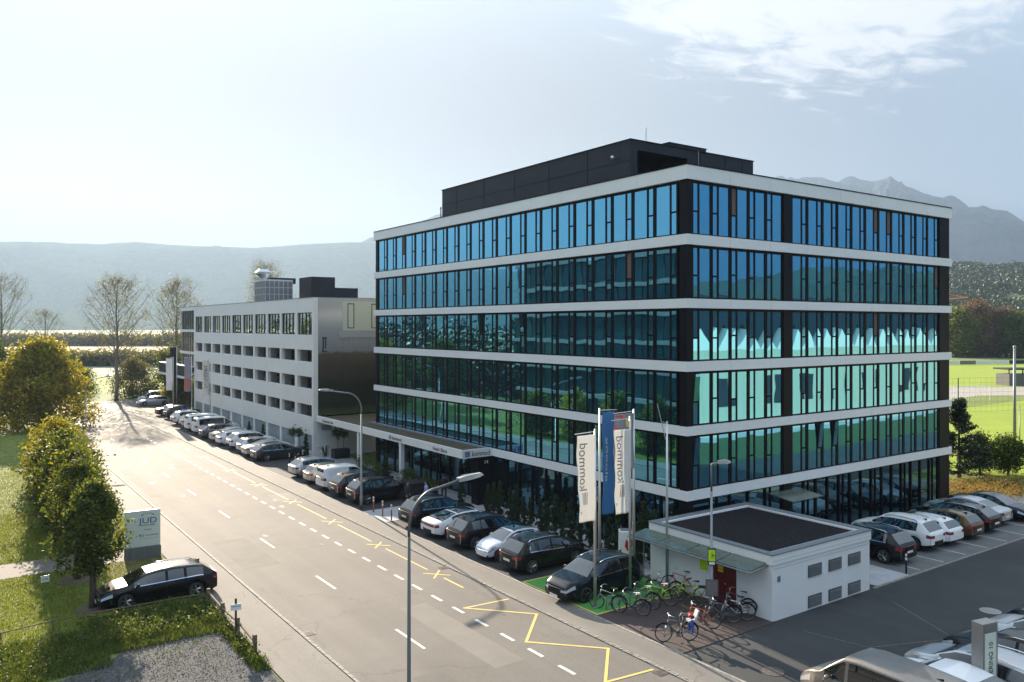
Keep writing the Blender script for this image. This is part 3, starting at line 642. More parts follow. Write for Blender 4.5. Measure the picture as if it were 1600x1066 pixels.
# plant on the garage roof
mb = MB(); s0 = KY0
mb.box(31.5, 34.9, 96, 100, 14.4, 17.95)
lv = PK(mb, 'louvred_plant_unit', mat('unit_panel', (.7,.72,.73), .45))
mb = MB()
for k in range(6):
    for j in range(4):
        mb.box(31.42+0, 31.5, 96.1+k*.65, 96.6+k*.65, 14.6+j*.82, 15.3+j*.82)
        mb.box(31.55+k*.56, 31.98+k*.56, 95.93, 96, 14.6+j*.82, 15.3+j*.82)
PK(mb, 'louvre_panel', M_galv, lv)
mb = MB(); mb.lathe([(.45,0),(.45,.35),(.95,.75),(.95,1.0),(.55,1.35)], c=(31.9,97.9,17.9), n=20); PK(mb, 'exhaust_cowl', M_alu, smooth=False)
mb = MB(); mb.box(35.9, 38.9, 92.5, 96.5, 14.4, 18.25); mb.box(38.9, 41.9, 92.5, 95.5, 14.4, 17.0); mb.box(32.8, 36, 98, 101, 17.6, 18.3); PK(mb, 'stair_head', M_anth)
# dark glazed section at the far end
mb = MB(); mb.box(KX+.25, KX+16, KY1+.002, 124.2, 5.5, KT-.2); mb.box(KX+3, KX+16, KY1+.002, 124.2, 0, 5.5); PK(mb, 'far_core', M_anth)
mb = MB()
for z in (14.5, 11.5, 8.4, 5.6): mb.box(KX-.02, KX+.24, KY1+.004, 124.4, z, z+.35)
mb.box(KX-.02, KX+.25, 124.2, 124.4, 14.85, KT); mb.box(KX, KX+.26, KY1+.004, 124.2, 14.85, KT); PK(mb, 'far_floor_band', M_white)
for z0, z1 in ((11.85,14.5),(8.75,11.5),(5.95,8.4)):
    mb = MB()
    for i in range(7): y = KY1+.1+i*1.1; mb.box(KX+.05, KX+.2, y, y+.08, z0, z1); mb.quad((KX+.12,y+1.1,z0),(KX+.12,y,z0),(KX+.12,y,z1),(KX+.12,y+1.1,z1), 1)
    PK(mb, 'far_window', [M_anth, mat('greyblue_glass', (.20,.24,.28), .12, metal=.8)])
mb = MB(); mb.box(KX-.5, KX-.3, 108+8.6, 136, 5.2, 6.6); mb.box(KX-.5, KX+6, 136, 136.2, 5.2, 6.6); PK(mb, 'walkway_parapet', M_anth)
mb = MB(); mb.box(KX-.55, KX-.25, 116.6, 136.2, 4.85, 5.18); mb.box(KX-.55, KX+.2, 116.6, 136.2, 6.62, 6.72); PK(mb, 'walkway_edge', M_white)
mb = MB()
for y in (120, 128, 135.5): mb.box(KX+.2, KX+.5, y, y+.3, 0, 4.85)
mb.box(KX-.24, KX+6, 124.4, 136, 4.86, 5.1); PK(mb, 'walkway_column', M_anth)
# ================================================================ small white utility building
HX0, HX1, HY0, HY1, HT = 28.1, 35.3, 21.1, 28.15, 2.78
U = thing('utility_building', 'low white flat-roofed utility hut with dark red door and grey louvres', 'utility building', (HX0,HY0,0))
mb = MB()
mb.box(HX0, HX1, HY0, HY1, 0, HT-.42); PK_ = lambda m_, n_, mt, par=U: P(m_, n_, mt, par)
PK_(mb, 'wall', M_white)
mb = MB()
t_ = .42
mb.box(HX0-.05, HX1+.05, HY0-.05, HY0+t_, HT-.41, HT); mb.box(HX0-.05, HX1+.05, HY1-t_, HY1+.05, HT-.41, HT); mb.box(HX0-.05, HX0+t_, HY0+t_+.001, HY1-t_-.001, HT-.41, HT); mb.box(HX1-t_, HX1+.05, HY0+t_+.001, HY1-t_-.001, HT-.41, HT)
PK_(mb, 'parapet', M_white)
mb = MB(); mb.box(HX0+t_, HX1-t_, HY0+t_, HY1-t_, HT-.41, HT-.08)
PK_(mb, 'gravel_roof', M_rgrav)
mb = MB(); e_ = .1
mb.box(HX0-.08, HX1+.08, HY0-.08, HY0+.30, HT+.002, HT+.045); mb.box(HX0-.08, HX1+.08, HY1-.30, HY1+.08, HT+.002, HT+.045); mb.box(HX0-.08, HX0+.30, HY0+.302, HY1-.302, HT+.002, HT+.045); mb.box(HX1-.30, HX1+.08, HY0+.302, HY1-.302, HT+.002, HT+.045)
PK_(mb, 'roof_edge', M_galv)
for r_ in (1.42, .10):
    for x in (30.55, 32.05, 33.55):
        mb = MB(); mb.box(x, x+.98, HY0-.03, HY0-.002, r_, r_+.52)
        for k in range(9): mb.add([(x+.04,HY0-.032,r_+.04+k*.05),(x+.94,HY0-.032,r_+.04+k*.05),(x+.94,HY0-.06,r_+.02+k*.05),(x+.04,HY0-.06,r_+.02+k*.05)], [(0,1,2,3)])
        PK_(mb, 'louvre', mat('louvre_grey', (.13,.145,.15), .5, metal=.4))
mb = MB(); mb.box(HX0-.04, HX0-.002, 22.95, 24.2, .05, 2.12); mb.box(HX0-.055, HX0-.041, 23.56, 23.59, .05, 2.1); dr = PK_(mb, 'door', M_dred)
mb = MB(); mb.box(HX0-.1, HX0-.056, 23.44, 23.54, .98, 1.02); P(mb, 'door_handle', M_alu, U)
mb = MB(); mb.box(HX0-.062, HX0-.0555, 23.62, 23.92, 1.45, 1.72); P(mb, 'warning_sign', M_yell, U)
text_on('lettering', 'STOP', .11, (-.064, 23.9-HY0, 1.53), (0,-1,0), (0,0,1), M_ink, U, width=.26, depth=.002)
mb = MB(); mb.box(HX0-.02, HX0-.002, 24.55, 25.0, 1.28, 1.78); P(mb, 'bus_notice', M_lime, U)
mb = MB(); mb.box(HX0+.35, HX0+.52, HY0-.03, HY0-.002, 1.62, 1.85); P(mb, 'small_plate', M_galv, U)
mb = MB()
for z in (2.52, 2.2): mb.box(HX0+.02, HX1, HY0-.0535, HY0-.0505, z, z+.012)
P(mb, 'joint_line', M_conc, U)
# sloping glass canopy along the door side
for i in range(4):
    y0 = 21.35+i*1.78; y1 = y0+1.72; mb = MB()
    zi = 2.42; zo = 2.25
    mb.add([(HX0-.06,y0,zi),(HX0-.06,y1,zi),(HX0-1.15,y1,zo),(HX0-1.15,y0,zo),(HX0-.06,y0,zi+.015),(HX0-.06,y1,zi+.015),(HX0-1.15,y1,zo+.015),(HX0-1.15,y0,zo+.015)], [(0,3,2,1),(4,5,6,7),(0,1,5,4),(1,2,6,5),(2,3,7,6),(3,0,4,7)])
    P(mb, 'canopy_pane', M_cglass, U)
    mb = MB(); mb.tube([(HX0,y0-.03,2.3),(HX0-1.2,y0-.03,2.2)], .03, 6); P(mb, 'canopy_bracket', M_galv, U)
mb = MB(); mb.tube([(HX0-1.18,21.3,2.2),(HX0-1.18,28.5,2.2)], .035, 6); mb.tube([(HX0-.15,28.45,0),(HX0-.15,28.45,2.35)], .03, 6); P(mb, 'canopy_rail', M_galv, U)
# ================================================================ what stands behind the camera and left of the frame (seen mirrored in the glass)
Hh = thing('sports_hall', 'long white corrugated hall with dark zigzag roof seen mirrored in the right facade', 'hall', (62,-3.5,0))
mb = MB(); mb.box(66.5, 150, -24, -3.5, 0, 9.6); P(mb, 'wall', mat('corrugated_white', (.36,.35,.27), .5, col2=(.30,.30,.24), nscale=2, stretch=(3,.1,.05), noise='world'), Hh)
mb = MB()
for i in range(22):
    x = 66.5+i*3.8; mb.add([(x,-3.45,9.6),(x+3.8,-3.45,9.6),(x+1.9,-3.45,12.0),(x,-24,11.2),(x+3.8,-24,11.2),(x+1.9,-24,13.6)], [(0,1,2),(1,4,5,2),(0,2,5,3)])
P(mb, 'gable', mat('gable_white', (.5,.5,.46), .5), Hh)
mb = MB()
for i in range(22):
    x = 66.5+i*3.8
    mb.add([(x,-4.2,10.2),(x+1.9,-4.2,12.6),(x+1.9,-24,17.0),(x,-24,15.0)], [(0,1,2,3)]); mb.add([(x+3.8,-4.2,10.2),(x+1.9,-4.2,12.6),(x+1.9,-24,17.0),(x+3.8,-24,15.0)], [(0,3,2,1)])
P(mb, 'roof', mat('dark_solar_roof', (.02,.028,.03), .25), Hh)
mb = MB(); 
for i in range(10): x = 72+i*8; mb.box(x, x+1.6, -3.48, -3.42, 3.2, 6.4)
P(mb, 'hall_window', M_anth, Hh)
O = thing('terraced_office', 'dark green glazed office with stepped floors standing left of the lawn', 'office building', (-14,40,0))
mb = MB()
for k in range(6): mb.box(-26, -4-.0*k, 44, 92, k*3.4+.5, k*3.4+3.3)
P(mb, 'glazed_floor', glass_mat('teal_office_glass', (.06,.15,.15), .3, .01, metal=.6, rough=.1), O)
mb = MB()
for k in range(7): mb.box(-26, -3.5, 43.6, 92.4, k*3.4, k*3.4+.5)
P(mb, 'floor_slab', M_conc, O)
mb = MB()
for k in range(25): mb.box(-3.97, -3.9, 44+k*2, 44.12+k*2, .5, 20.4)
P(mb, 'mullion', M_anth, O)
# ================================================================ vehicles
def paint(name, c, metal=.0, rough=.28): return mat('paint_'+name, c, rough, metal=metal, spec=.1, coat=.6)
PT = dict(black=paint('black', (.003,.0035,.005)), navy=paint('navy', (.004,.008,.014), .3), white=paint('white', (.78,.78,.79)), grey=paint('grey', (.10,.105,.115), .5), silver=paint('silver', (.46,.48,.5), .6),
          beige=paint('beige', (.42,.38,.32), .5), tan=paint('tan', (.27,.235,.20), .5), brown=paint('brown', (.10,.055,.02), .5), dkbrown=paint('dark_brown', (.035,.025,.022), .3), anth=paint('anthracite', (.035,.04,.045), .4), pearl=paint('pearl', (.66,.69,.76), .2), cream=paint('cream', (.60,.57,.48), .2))
M_plast = mat('black_trim', (.008,.008,.009), .6, spec=.25)
M_cglassd = mat('car_glass', (.003,.006,.008), .03, spec=1.0, coat=.6)
M_chrome = mat('chrome', (.75,.76,.78), .12, metal=1)
M_hl = mat('headlight_glass', (.55,.58,.62), .1, metal=.5, coat=1)
M_tl = mat('taillight_glass', (.20,.004,.008), .15, coat=.6)
M_tyre = mat('tyre', (.016,.016,.017), .8)
M_rim = mat('alloy_rim', (.42,.43,.45), .25, metal=.9)
M_rimd = mat('dark_rim', (.05,.05,.055), .3, metal=.6)
M_plate = mat('number_plate', (.75,.75,.73), .4)
M_roofg = mat('panorama_roof', (.008,.01,.012), .04, spec=.9, coat=1)
def wheel_mb(r=.34, w=.22, side=1):
    t = MB(); t.lathe([(r*.68,-w/2),(r*.93,-w/2),(r,-w/2+.04),(r,w/2-.04),(r*.93,w/2),(r*.68,w/2)], axis='y', n=28, caps=False)
    t.lathe([(r*.66,-w/2+.03),(r*.66,w/2-.09)], axis='y', n=20)
    m = MB(); y = side*(w/2-.015)
    m.lathe([(r*.69,y-side*.08),(r*.70,y),(r*.63,y-side*.006),(r*.61,y-side*.09)], axis='y', n=28, caps=False)
    for k in range(5):
        a = 2*math.pi*k/5+.3
        for da in (-.16, .16):
            c1, s1 = math.cos(a), math.sin(a); c2, s2 = math.cos(a+da), math.sin(a+da)
            m.tube([(c1*r*.10, y-side*.03, s1*r*.10), (c2*r*.64, y-side*.012, s2*r*.64)], [.022,.018], 5)
    m.lathe([(.001,y-side*.045),(r*.17,y-side*.04),(r*.17,y-side*.015),(.001,y-side*.01)], axis='y', n=12, caps=False)
    return t, m
WH = {}
def wheel(car, x, y, z, r, side, rim=None):
    k = (round(r,3), side)
    if k not in WH:
        t, m = wheel_mb(r, side=side); WH[k] = (t.mesh('wheel', M_tyre, True), m.mesh('rim', M_rim, False))
    o = link('wheel', WH[k][0], car, (x,y,z)); q = link('rim', WH[k][1], o)
    if rim: q.material_slots[0].link = 'OBJECT'; q.material_slots[0].material = rim
def sm(t): t = min(1, max(0, t)); return t*t*(3-2*t)
CURVES = {
 # L, W, H, top outline (x from rear, z), belt outline, (rear glass x0,x1), (screen x0,x1), side glass x0,x1, wheels
 'suv': dict(L=4.68, W=1.89, H=1.66, top=[(0,.98),(.10,1.12),(.52,1.53),(.9,1.62),(1.6,1.66),(2.3,1.65),(2.85,1.57),(3.55,1.13),(4.0,1.06),(4.4,.97),(4.62,.80),(4.68,.72)], belt=[(0,.95),(.6,1.10),(2.0,1.05),(3.5,1.0),(4.3,.86),(4.68,.68)], rg=(.10,.54), ws=(2.84,3.56), sg=(.75,3.30), wh=(.88,3.66), r=.36, sill=.26, rails=True),
 'wagon': dict(L=4.80, W=1.85, H=1.47, top=[(0,.92),(.12,1.03),(.62,1.37),(1.1,1.44),(1.9,1.47),(2.5,1.45),(3.0,1.37),(3.75,.99),(4.2,.92),(4.55,.82),(4.74,.68),(4.80,.60)], belt=[(0,.88),(.8,.98),(2.0,.94),(3.6,.90),(4.4,.74),(4.80,.57)], rg=(.12,.62), ws=(2.98,3.76), sg=(.62,3.5), wh=(.95,3.84), r=.335, sill=.20, rails=True),
 'coupe': dict(L=4.95, W=1.95, H=1.40, top=[(0,.92),(.15,.97),(.45,1.01),(1.45,1.32),(2.0,1.39),(2.6,1.40),(3.05,1.32),(3.85,.95),(4.3,.87),(4.7,.76),(4.9,.62),(4.95,.56)], belt=[(0,.86),(.8,.93),(2.0,.90),(3.7,.86),(4.5,.70),(4.95,.52)], rg=(.50,1.5), ws=(3.03,3.86), sg=(1.15,3.55), wh=(.97,3.92), r=.355, sill=.18),
 'sedan': dict(L=4.75, W=1.83, H=1.44, top=[(0,.90),(.12,.99),(.75,1.04),(1.4,1.33),(1.9,1.42),(2.4,1.44),(2.95,1.36),(3.7,.98),(4.2,.91),(4.55,.80),(4.70,.66),(4.75,.60)], belt=[(0,.85),(.9,.95),(2.0,.92),(3.6,.89),(4.3,.74),(4.75,.56)], rg=(.76,1.42), ws=(2.93,3.72), sg=(1.05,3.42), wh=(1.0,3.80), r=.325, sill=.19),
 'hatch': dict(L=4.25, W=1.80, H=1.46, top=[(0,.90),(.10,1.02),(.42,1.34),(.85,1.43),(1.6,1.46),(2.1,1.44),(2.55,1.35),(3.25,.99),(3.7,.92),(4.02,.82),(4.2,.68),(4.25,.60)], belt=[(0,.87),(.7,.98),(1.8,.93),(3.1,.90),(3.9,.74),(4.25,.57)], rg=(.10,.43), ws=(2.53,3.26), sg=(.62,3.0), wh=(.72,3.34), r=.32, sill=.19),
 'mini': dict(L=3.57, W=1.63, H=1.49, top=[(0,.80),(.06,.98),(.30,1.32),(.7,1.44),(1.2,1.49),(1.7,1.47),(2.05,1.38),(2.72,.99),(3.1,.93),(3.38,.82),(3.53,.66),(3.57,.58)], belt=[(0,.80),(.5,.93),(1.5,.93),(2.6,.92),(3.3,.78),(3.57,.56)], rg=(.07,.32), ws=(2.03,2.73), sg=(.62,2.5), wh=(.60,2.90), r=.30, sill=.19),
 'van': dict(L=5.0, W=1.92, H=1.96, top=[(0,1.0),(.04,1.50),(.12,1.80),(.35,1.91),(1.5,1.96),(2.9,1.95),(3.35,1.88),(4.15,1.20),(4.55,1.08),(4.85,.92),(4.96,.78),(5.0,.70)], belt=[(0,1.05),(1.0,1.12),(3.0,1.12),(4.1,1.06),(4.6,.92),(5.0,.66)], rg=(.04,.14), ws=(3.33,4.16), sg=(.40,3.98), wh=(.98,3.98), r=.33, sill=.22),
 'smallvan': dict(L=4.50, W=1.79, H=1.80, top=[(0,1.0),(.04,1.40),(.12,1.66),(.35,1.75),(1.4,1.80),(2.3,1.79),(2.7,1.70),(3.4,1.12),(3.9,1.0),(4.3,.86),(4.46,.72),(4.50,.64)], belt=[(0,1.0),(1.0,1.06),(2.6,1.05),(3.3,1.0),(4.0,.85),(4.50,.60)], rg=(.04,.14), ws=(2.68,3.41), sg=(2.0,3.2), wh=(.80,3.60), r=.32, sill=.20),
}
def arch_z(x, D):
    zl = D['sill']
    rise = 0
    if x < .35: zl = zl+.10*(1-x/.35)
    if x > D['L']-.4: zl = zl+.03*(x-D['L']+.4)/.4
    for xw in D['wh']:
        ra = D['r']+.055; dx = x-xw
        if abs(dx) < ra: zl = max(zl, D['r']+math.sqrt(ra*ra-dx*dx)*.98)
    return zl
def build_car_meshes(kind):
    D = CURVES[kind]; L, W, H = D['L'], D['W'], D['H']; hw = W/2
    xs = set(np.round(np.linspace(0, L, 44), 3)); xs |= {round(.02*k,3) for k in (1,2,4)}|{round(L-.02*k,3) for k in (1,2,4,7)}
    for xw in D['wh']:
        ra = D['r']+.055
        for k in range(-7, 8): xs.add(round(xw+ra*math.sin(k/7*math.pi/2), 3))
        xs.add(round(xw-ra-.004,3)); xs.add(round(xw+ra+.004,3))
    ws0, ws1 = D['ws']; sg0, sg1 = D['sg']; mid = (sg0+sg1)/2
    doors = [ws1-.25, mid+.02] if kind in ('mini','smallvan') else [ws1-.22, mid+.12, max(D['wh'][0]+.42, sg0+.25)]
    for d in doors: xs |= {round(d,3), round(d+.014,3)}
    xs |= {ws0, ws1, sg0, sg1, *D['rg']}
    xs = sorted(xs); q = [xs[0]]
    for x in xs[1:]:
        if x-q[-1] > .011: q.append(x)
    xs = q; n = len(xs)
    taper = lambda x: 1-.13*(1-sm(x/.35))-.20*(1-sm((L-x)/.75))-.02*(1-sm((L-x)/1.8))
    NR_ = 13; V = []
    for x in xs:
        zl = arch_z(x, D); zb = max(interp(x, D['belt']), zl+.10); zt = max(interp(x, D['top']), zb+.02); p = taper(x); w = hw*p
        t = min(1, max(0, (zt-zb)/(H-interp(2, D['belt']))))
        wr = hw*p*(.93-(.19 if kind not in ('van','smallvan') else .10)*sm(t*1.15)); zr = zb+(zt-zb)*(.86 if t > .3 else .7)
        hh = zb-zl
        ring = [(w*.93, zl), (w*.985, zl+hh*.16), (w*1.0, zl+hh*.45), (w*.99, zl+hh*.72), (w*.955, zb-.01), (w*.94, zb+.02*min(1,t*4)+.004)]
        wb = w*.94; za = ring[-1][1]
        for f in (.5, .93): ring.append((wb+(wr-wb)*f**1.15, za+(zr-za)*f))
        ring += [(wr, zr), (wr-.05*(.4+.6*t), zr+(zt-zr)*.55), (wr*.78, zr+(zt-zr)*.83), (wr*.40, zr+(zt-zr)*.97), (0, zt)]
        V.append([(x-L/2, y, z) for y, z in ring])
    parts = {k: MB() for k in ('body','windscreen','rear_window','sideL','sideR','headL','headR','tailL','tailR','grille')}
    vid = {}
    def face(part, pts, mi=0): parts[part].add(pts, [tuple(range(len(pts)))], mi)
    for side in (1, -1):
        S = lambda p: (p[0], p[1]*side, p[2])
        for i in range(n-1):
            xm = (xs[i]+xs[i+1])/2; cab = xm
            for j in range(NR_-1):
                pts = [S(V[i][j]), S(V[i+1][j]), S(V[i+1][j+1]), S(V[i][j+1])]
                if side == -1: pts = pts[::-1]
                part, mi = 'body', 0
                gap = any(d < xm < d+.014 for d in doors) and 1 <= j <= 4
                hgt = V[i][7][2]-V[i][5][2]
                if j == 0 and D['r'] > .35: mi = 1
                if j == 0 and (xm < .35 or xm > L-.35): mi = 1
                if gap: mi = 1
                if j == 3 and xm > L-.42: part = 'headL' if side > 0 else 'headR'
                elif j == 3 and xm < .20: part = 'tailL' if side > 0 else 'tailR'
                elif kind in ('van','smallvan') and xm < .06 and j in (4,5): part = 'tailL' if side > 0 else 'tailR'
                elif j == 4 and sg0 < xm < sg1 and not gap: mi = 2
                elif j in (5, 6) and sg0 < xm < sg1 and hgt > .06:
                    part = 'sideL' if side > 0 else 'sideR'
                    if abs(xm-(mid+.12)) < .05 or abs(xm-doors[-1]) < .05: part, mi = 'body', 1
                    if kind == 'van' and abs(xm-3.2) < .09: part, mi = 'body', 0
                    if kind == 'smallvan' and xm < 2.0: part, mi = 'body', 0
                elif j >= 9 and ws0 < xm < ws1: part = 'windscreen'
                elif j >= 9 and D['rg'][0] < xm < D['rg'][1]: part = 'rear_window'
                elif j >= 9 and kind in ('coupe','mini') and D['rg'][1]+.1 < xm < ws0-.1: mi = 3
                face(part, pts, mi)
    # end caps
    us = [-1,-.8,-.58,-.36,0,.36,.58,.8,1]
    for end, bul, sgn in ((0, -.07, -1), (n-1, .13, 1)):
        ring = V[end]
        G = [[(ring[j][0]+bul*(1-abs(u)**2.2)*(1-.35*abs(j-2.5)/8)+(-.03 if (end and j in (1,2)) else 0)*0, ring[j][1]*u, ring[j][2]) for u in us] for j in range(NR_)]
        for j in range(NR_-1):
            for k in range(len(us)-1):
                pts = [G[j][k], G[j][k+1], G[j+1][k+1], G[j+1][k]]
                if sgn < 0: pts = pts[::-1]
                um = abs(us[k]+us[k+1])/2; part, mi = 'body', 0
                if sgn > 0:
                    if j == 3 and um > .58: part = 'headL' if us[k] > 0 else 'headR'
                    elif j in (2,3) and um < .5: part = 'grille'
                    elif j == 0: mi = 1
                    elif j == 1 and um > .7: mi = 1
                    if kind == 'mini' and part == 'grille': part = 'body'
                    if kind == 'mini' and j in (0,) and um < .7: part = 'grille'
                else:
                    if j == 3 and um > (.62 if kind != 'coupe' else 0): part = 'tailL' if us[k] > 0 else 'tailR'
                    elif j in (0,): mi = 1
                    elif j == 1 and um < .5 and D['r'] > .35: mi = 2 if False else 1
                face(part, pts, mi)
    # dark floor pan and wheel wells
    c = parts['body']
    iw = hw-.27
    c.box(-L/2+.2, L/2-.25, -iw, iw, D['sill']-.03, .62, 1)
    for a, b in ((.2, D['wh'][0]-D['r']-.06), (D['wh'][0]+D['r']+.06, D['wh'][1]-D['r']-.06), (D['wh'][1]+D['r']+.06, L-.35)):
        if b > a: c.box(a-L/2, b-L/2, -hw*.90, hw*.90, D['sill']+.02, .5, 1)
    if D.get('rails'):
        for s_ in (1,-1):
            y = s_*(hw*.70); c.tube([(.75-L/2,y,H-.14),(.95-L/2,y,H-.03),(1.7-L/2,y,H+.015),(2.3-L/2,y,H+.0),(2.65-L/2,y,H-.09)], .018, 5, 2)
    c.add([(.62-L/2,-.02,H-.09),(.62-L/2,.02,H-.09),(.86-L/2,0,H-.03),(.60-L/2,0,H+.03)], [(0,1,3),(1,2,3),(2,0,3)], 1)
    for d in (doors[0]-.62, doors[1]-.62):
        if kind in ('mini','smallvan') and d < 1.2: continue
        for s_ in (1,-1):
            z = interp(d, D['belt'])-.14; y = s_*hw*taper(d)*.985
            c.box(d-L/2-.09, d-L/2+.09, y-.012, y+.012, z, z+.03, 0)
    me = {}
    mats_ = {'body': [PT['black'], M_plast, M_chrome, M_roofg], 'windscreen': M_cglassd, 'rear_window': M_cglassd, 'sideL': M_cglassd, 'sideR': M_cglassd, 'headL': M_hl, 'headR': M_hl, 'tailL': M_tl, 'tailR': M_tl, 'grille': M_plast}
    for k, v in parts.items():
        if not v.f: continue
        m = v.mesh(k, mats_[k], True)
        # weld so that smooth shading runs across faces
        import bmesh
        bm = bmesh.new(); bm.from_mesh(m); bmesh.ops.remove_doubles(bm, verts=bm.verts, dist=.0006); bm.to_mesh(m); bm.free()
        for p in m.polygons: p.use_smooth = True
        me[k] = m
    return me
CM = {}
NAME = {'sideL':'side_window','sideR':'side_window','headL':'headlight','headR':'headlight','tailL':'taillight','tailR':'taillight'}
PN = {}
def car(kind, colour, x, y, deg, label, cat='car', group=None, chrome=True, rim=None, z=.035, name=None, plate='ch'):
    D = CURVES[kind]; L, W, H = D['L'], D['W'], D['H']
    if kind not in CM: CM[kind] = build_car_meshes(kind)
    t = thing(name or {'van':'minibus','smallvan':'delivery_van'}.get(kind, 'parked_car'), label, cat, (x,y,z), R(deg), group)
    for k, m in CM[kind].items():
        o = link(NAME.get(k, k), m, t)
        if k == 'body':
            for i, mt_ in enumerate((PT[colour], M_plast, M_chrome if chrome else M_plast)):
                o.material_slots[i].link = 'OBJECT'; o.material_slots[i].material = mt_
    for xw in D['wh']:
        for s_ in (1,-1): wheel(t, xw-L/2, s_*(W/2-.135), D['r'], D['r'], s_, rim)
    if 'plate' not in PN:
        PN['plate'] = MB().box(-.006,.006,-.26,.26,-.055,.055).mesh('number_plate', M_plate)
        m = MB(); m.ball((0,0,0), .12, (.55,.95,.62), 10); m.tube([(.0,-.10,-.03),(.0,-.2,-.05)], .025, 5); PN['mirR'] = m.mesh('mirror', M_plast, True)
        m = MB(); m.ball((0,0,0), .12, (.55,.95,.62), 10); m.tube([(.0,.10,-.03),(.0,.2,-.05)], .025, 5); PN['mirL'] = m.mesh('mirror', M_plast, True)
    zp = .78 if kind in ('van','smallvan') else D['belt'][0][1]-.27
    link('number_plate', PN['plate'], t, (-L/2-.075, 0, zp)); link('number_plate', PN['plate'], t, (L/2+.135, 0, .36))
    xm = D['ws'][1]-L/2-.40; zm = interp(D['ws'][1]-.4, D['belt'])+.09
    for s_, k in ((1,'mirL'),(-1,'mirR')):
        o = link('mirror', PN[k], t, (xm, s_*(W/2+.10), zm)); o.material_slots[0].link = 'OBJECT'; o.material_slots[0].material = PT[colour]
    return t
GA = 'cars parked in the roadside bays'
# ---- near bays (rear to the road unless said)
car('suv', 'black', 25.35, 44.05, 2, 'black SUV with chrome window line, parked next to the pale entrance paving', 'car', GA)
car('coupe', 'white', 25.45, 41.05, 0, 'white low fastback coupe with glass roof between two black SUVs', 'car', GA, chrome=False, rim=M_rimd)
car('suv', 'black', 25.3, 38.15, 0, 'black SUV with tall red taillights between the white coupe and the small white city car', 'car', GA, chrome=False)
car('mini', 'pearl', 24.85, 35.45, 180, 'small pale white rounded city car facing the road', 'car', GA)
car('suv', 'black', 25.25, 32.85, 0, 'black SUV with silver wheels and chrome strip parked beside the green bay', 'car', GA)
car('suv', 'navy', 24.55, 28.2, 182, 'dark blue-black SUV with its round-cornered grille facing the road on the green charging bay', 'car', GA, rim=M_rimd)
# ---- bays by the canopy
car('suv', 'black', 25.3, 51.95, 0, 'black SUV nearest the planter tubs, parked behind the tall street lamp', 'car', GA, chrome=False)
car('suv', 'dkbrown', 25.2, 54.65, 0, 'dark brown SUV with pale sunlit roof, second from the lamp', 'car', GA)
car('smallvan', 'white', 25.2, 57.5, 0, 'white windowless small van with roof ladder rails', 'van', GA)
car('hatch', 'beige', 25.2, 60.5, 0, 'beige-grey hatchback left of the small white van', 'car', GA)
car('wagon', 'silver', 25.5, 63.9, 2, 'silver estate car at the far end of the bays under the canopy', 'car', GA)
# ---- bays in front of the garage
car('wagon', 'anth', 25.4, 73.6, 3, 'dark green-grey estate car parked next to the black and white bollards', 'car', GA)
car('sedan', 'silver', 25.4, 76.4, 2, 'pale beige saloon tucked behind the dark estate car', 'car', GA)
car('hatch', 'silver', 25.4, 79.0, 2, 'light grey hatchback, third from the bollards in front of the garage', 'car', GA)
car('suv', 'white', 25.5, 82.0, 2, 'white SUV with chrome roof rails in front of the garage', 'car', GA)
car('wagon', 'pearl', 25.4, 85.2, 2, 'white estate car just behind the white SUV in front of the garage', 'car', GA)
car('sedan', 'cream', 25.5, 88.2, 2, 'cream saloon with glossy roof between white estate and grey estate', 'car', GA)
car('wagon', 'grey', 25.3, 91.6, 2, 'mid-grey estate car parked right beside the white minibus', 'car', GA)
car('van', 'white', 25.6, 95.4, 2, 'white minibus with long dark side windows, nearer one of the two', 'minibus', GA, chrome=False)
car('van', 'white', 25.6, 98.9, 2, 'white minibus half hidden behind the nearer white minibus', 'minibus', GA, chrome=False)
car('suv', 'cream', 25.6, 102.2, 2, 'dark-roofed cream vehicle just beyond the two minibuses', 'car', GA)
car('suv', 'white', 25.6, 106.8, 3, 'white car standing alone beyond the minibuses', 'car', GA)
bl = car('suv', 'anth', 26.3, 114.2, 6, 'dark grey SUV with blue round sticker on its side window', 'car', GA)
mb = MB(); mb.lathe([(.26,0),(.26,.01)], axis='y', n=20); mb.build('sticker', mat('blue_sticker', (.08,.12,.6), .4), bl, loc=(-.35,-.9,1.25))
car('sedan', 'black', 26.2, 118.6, 6, 'black saloon with sunlit silver roof, farthest of the garage row', 'car', GA)
car('wagon', 'silver', 26.6, 134.0, 176, 'silver-grey car parked sideways at the end of the road', 'car', GA)
car('van', 'silver', 27.6, 138.6, 176, 'pale minibus behind the silver car at the end of the road', 'minibus', GA, chrome=False)
# ---- right car park, rears to the camera
GB = 'cars in the bays along the right facade'
car('suv', 'black', 40.6, 24.45, 90, 'black SUV with silver roof-line sweep next to the hut', 'car', GB, rim=M_rim)
car('suv', 'white', 44.2, 24.8, 91, 'boxy white off-roader with black windows and sunroof', 'car', GB, chrome=False)
car('hatch', 'white', 46.2, 24.55, 90, 'white compact SUV with red lamps between the boxy off-roader and the brown hatchback', 'car', GB)
car('hatch', 'brown', 48.55, 24.5, 90, 'bronze-brown hatchback with pale roof', 'car', GB)
car('wagon', 'black', 51.0, 24.9, 90, 'black estate car right of the bronze hatchback', 'car', GB)
car('sedan', 'silver', 53.4, 25.3, 90, 'silver saloon behind the black estate near the flower bed', 'car', GB)
car('sedan', 'navy', 55.7, 24.9, -90, 'dark saloon facing the camera at the right end of the bays', 'car', GB)
car('sedan', 'silver', 37.6, 26.0, 88, 'silver car mostly hidden behind the hut, only its windscreen showing', 'car', GB)
